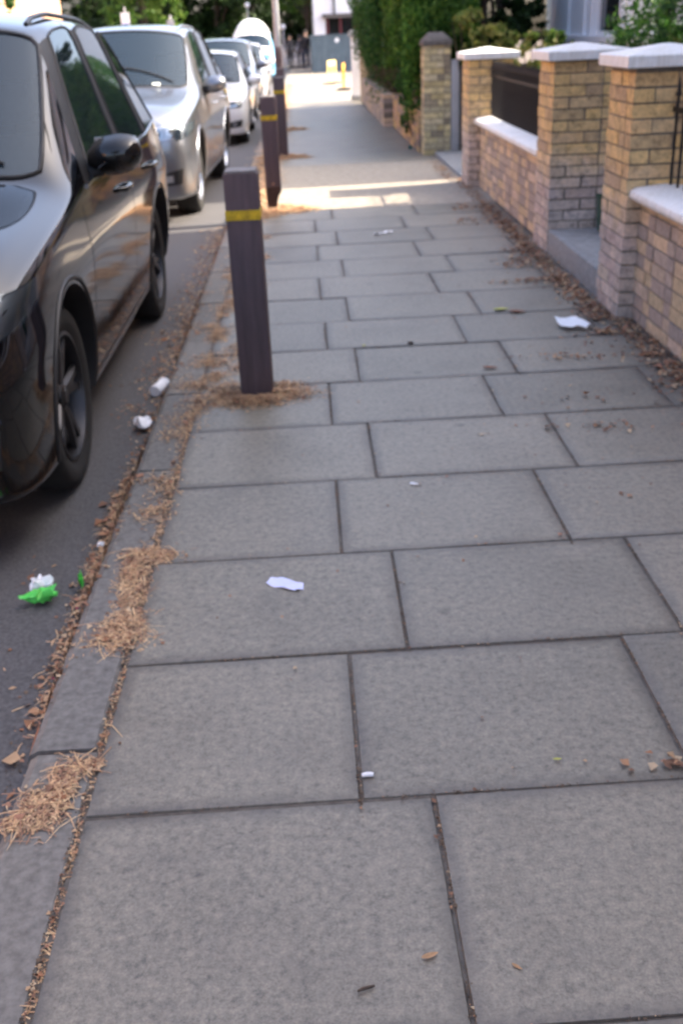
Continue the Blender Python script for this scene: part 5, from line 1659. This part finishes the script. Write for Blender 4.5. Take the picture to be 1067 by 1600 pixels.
def person(label, x, y, h, rz, top, legs, stride=.12, arm=.1):
    z = gz(y); s = h / 1.72
    J = {'pel': (0, 0, .95), 'sp': (0, .0, 1.18), 'ch': (0, -.01, 1.38), 'nk': (0, -.01, 1.50), 'hd0': (0, -.02, 1.58), 'hd': (0, -.015, 1.66),
         'shl': (-.18, 0, 1.42), 'ell': (-.23, .03 + arm * .3, 1.15), 'wrl': (-.23, -.06 - arm, .92), 'hal': (-.23, -.09 - arm, .84), 'shr': (.18, 0, 1.42), 'elr': (.23, .04, 1.15), 'wrr': (.23, -.04 + arm, .92), 'har': (.23, -.05 + arm, .84),
         'hil': (-.10, 0, .90), 'knl': (-.105, -stride * .6, .50), 'anl': (-.10, -stride, .09), 'tol': (-.11, -stride - .15, .03), 'hir': (.10, 0, .90), 'knr': (.105, stride * .3, .50), 'anr': (.10, stride, .10), 'tor': (.11, stride - .15, .03)}
    Rr = {'pel': .15, 'sp': .13, 'ch': .16, 'nk': .06, 'hd0': .075, 'hd': .10, 'shl': .07, 'ell': .045, 'wrl': .032, 'hal': .035, 'shr': .07, 'elr': .045, 'wrr': .032, 'har': .035, 'hil': .105, 'knl': .065, 'anl': .042, 'tol': .035, 'hir': .105, 'knr': .065, 'anr': .042, 'tor': .035}
    E_ = [('pel', 'sp'), ('sp', 'ch'), ('ch', 'nk'), ('nk', 'hd0'), ('hd0', 'hd'), ('ch', 'shl'), ('shl', 'ell'), ('ell', 'wrl'), ('wrl', 'hal'), ('ch', 'shr'), ('shr', 'elr'), ('elr', 'wrr'), ('wrr', 'har'), ('pel', 'hil'), ('hil', 'knl'), ('knl', 'anl'), ('anl', 'tol'), ('pel', 'hir'), ('hir', 'knr'), ('knr', 'anr'), ('anr', 'tor')]
    ks = list(J); me = bpy.data.meshes.new('p'); me.from_pydata([tuple(c * s for c in J[k]) for k in ks], [(ks.index(a), ks.index(b)) for a, b in E_], [])
    ob = bpy.data.objects.new('p', me); COL.objects.link(ob)
    ob.modifiers.new('k', 'SKIN'); ob.modifiers.new('s', 'SUBSURF').levels = 2
    for k, v in zip(ks, me.skin_vertices[0].data): v.radius = (Rr[k] * s, Rr[k] * s * (.75 if k in ('pel', 'sp', 'ch') else 1)); v.use_root = (k == 'pel')
    dg = bpy.context.evaluated_depsgraph_get(); dg.update(); res = bpy.data.meshes.new_from_object(ob.evaluated_get(dg)); bpy.data.objects.remove(ob)
    res.materials.clear()
    o = link('person', res, [top, legs, MAT['skin']], None, (x, y, z), rz, smooth=180)
    mi = []
    for p in res.polygons:
        c = p.center / s
        mi.append(2 if (c.z > 1.50 or (abs(c.x) > .15 and c.z < .90 and c.z > .7 and abs(c.x) > .19)) else (1 if c.z < .93 else 0))
    res.polygons.foreach_set('material_index', mi)
    tag(o, label, 'person', 'people walking at the far end of the pavement')
    bm = bmesh.new(); bmesh.ops.create_icosphere(bm, subdivisions=3, radius=.118 * s)
    bmesh.ops.delete(bm, geom=[v for v in bm.verts if v.co.y < -.03 * s and v.co.z < .05 * s], context='VERTS')
    m2 = bpy.data.meshes.new('hair'); bm.to_mesh(m2); bm.free(); link('hair', m2, MAT['hair'], o, (0, -.005 * s, 1.665 * s), smooth=180)
    return o


person('person in a black coat, leftmost of the distant walkers by the round lamp', -.62, 60.5, 1.66, R(10), MAT['cloth1'], MAT['cloth1'])
person('person in charcoal clothes, second from the left of the distant walkers', -.08, 61.5, 1.62, R(170), MAT['cloth2'], MAT['cloth2'], .05)
person('person in a long black coat, tallest of the distant walkers', .22, 58.0, 1.80, R(5), MAT['cloth1'], MAT['denim'], .16)
person('person in dark clothes walking right beside the blue grey hoarding', .68, 57.0, 1.50, R(-8), MAT['cloth2'], MAT['cloth1'], .18)

# round white lamp globes on short posts beyond
for k, (x, y, h) in enumerate(((-.95, 62.0, 2.1), (-2.9, 64, 3.3))):
    t = thing('globe_lamp', ['white globe on a post behind the walkers', 'white globe on a post above the camper van roof'][k], 'lamp', (x, y, gz(y)))
    b = MB(); b.cyl((0, 0, -.2), (0, 0, h - .12), .05, .04, n=12); b.build('post', MAT['galv'], t, smooth=40)
    b = MB(); b.lathe([(.001, h - .14)] + [(.14 * math.sin(a), h - .14 * math.cos(a)) for a in np.linspace(.3, 3.0, 12)] + [(.001, h + .14)], 24); b.build('globe', MAT['whitegloss'], t, smooth=60)
t = thing('picket_fence', 'low white picket fence closing the end of the street behind the walkers', 'fence', (0, 70, gz(70)))
b = MB()
for k in range(40): b.box((-3.2 + k * .1, -.015, 0), (-3.2 + k * .1 + .06, .015, 1.15 + .05 * (k % 2)))
b.build('pickets', MAT['white'], t); b = MB(); b.box((-3.2, .016, .3), (.75, .05, .38)); b.box((-3.2, .016, .9), (.75, .05, .98)); b.build('rail', MAT['white'], t)
struct(link('side_road', (lambda m_: m_.mesh())(type('x', (MB,), {})()), None)) if False else None

# road sign and blue sign on the left
t = thing('sign_post', 'rear of a small grey road sign on a thin pole against the trees', 'road sign', (-4.3, 38, gz(38)))
b = MB(); b.cyl((0, 0, -.2), (0, 0, 2.35), .035, n=12); b.build('pole', MAT['galv'], t, smooth=40)
b = MB(); b.box((-.12, -.06, 1.75), (.12, -.04, 2.2)); b.build('sign_plate', MAT['galv'], t, bevel=.008)
t = thing('parking_sign', 'blue and white sign on a pole before the orange brick house', 'road sign', (-7.0, 46, gz(46)))
b = MB(); b.cyl((0, 0, -.2), (0, 0, 2.9), .035, n=12); b.build('pole', MAT['galv'], t, smooth=40)
b = MB(); b.box((-.17, -.06, 1.95), (.17, -.04, 2.7)); p = b.build('sign_plate', MAT['paperw'], t, bevel=.008)
b = MB(); b.box((-.13, -.064, 1.98), (.13, -.0605, 2.3)); b.build('blue_panel', MAT['blue'], p)

# ------------------------------------------------------------------ left side of the street
fh = dict(group='orange brick houses across the street')
house('orange brick house across the street, at the top left corner', -12.3, 24, 40, 7, -8, MAT['redbrick'], wins=[(-6, 1, 1.4, 1.7), (-1, 1, 1.4, 1.7), (4, 1, 1.4, 1.7), (-6, 4.2, 1.4, 1.5), (-1, 4.2, 1.4, 1.5), (4, 4.2, 1.4, 1.5)], zb=gz(30), **fh)
house('orange brick house across the street farther away beside the blue sign', -12.0, 41, 58, 7, -8, MAT['redbrick'], wins=[(-7, 1, 1.4, 1.7), (-1, 1, 1.4, 1.7), (4, 1, 1.4, 1.7), (-7, 4.2, 1.4, 1.5), (-1, 4.2, 1.4, 1.5)], zb=gz(45), **fh)
house('orange brick house across the street, level with the nearest car', -12.4, -8, 23, 7, -8, MAT['redbrick'], wins=[(-12, 1, 1.4, 1.7), (-6, 1, 1.4, 1.7), (0, 1, 1.4, 1.7), (6, 1, 1.4, 1.7), (-12, 4.2, 1.4, 1.5), (-6, 4.2, 1.4, 1.5), (0, 4.2, 1.4, 1.5), (6, 4.2, 1.4, 1.5)], zb=0, **fh)
tree('bushy green tree in front of the orange brick house at top left', -10.6, 37, 3.6, 1.6, MAT['hedge'], 9000, .12, .12, 31, low=.1)
tree('sunlit yellow green tree at the end of the street above the parked cars', -9.5, 69, 10, 5.8, MAT['light'], 16000, .30, .3, 32, low=.12)
lab = ['dark broadleaf tree behind the blue and white van', 'dark spreading tree left of the camper van', 'large dark tree straight behind the walkers', 'dark tree partly behind the white building', 'dark tree over the far roofline on the left', 'tall dark tree closing the view between the globes', 'dense dark tree rising behind the picket fence']
for k, (x, y, h, r) in enumerate(((-3.2, 78, 12, 5.5), (-8.5, 78, 12, 5.5), (1.6, 80, 13, 5.6), (6, 84, 14, 6), (-15, 84, 12, 6), (-1, 90, 15, 7), (-5.3, 73.5, 8, 4))):
    tree(lab[k], x, y, h, r, MAT['dark'], 20000, .30, .3, 50 + k, low=.02, group='trees at the end of the street')
tree('pale green leafy young tree standing left of the white building', .4, 68.5, 6.8, 2.2, MAT['light'], 2600, .22, .1, 71, low=.42)
hd = thing('garden_hedge', 'dark clipped hedge along the end of the street behind the cars', 'hedge', (-6, 74, gz(74)))
P_ = np.stack([rng.uniform(-9, 4.5, 24000), np.abs(rng.normal(0, .5, 24000)) - .3, rng.uniform(0, 2.9, 24000) + .3 * np.sin(rng.uniform(0, 30, 24000))], 1)
V_, F__ = leaves(P_, np.tile([[0, -1., .4]], (len(P_), 1)), .2); link('foliage', np_mesh('foliage', V_, F__), MAT['dark'], hd)
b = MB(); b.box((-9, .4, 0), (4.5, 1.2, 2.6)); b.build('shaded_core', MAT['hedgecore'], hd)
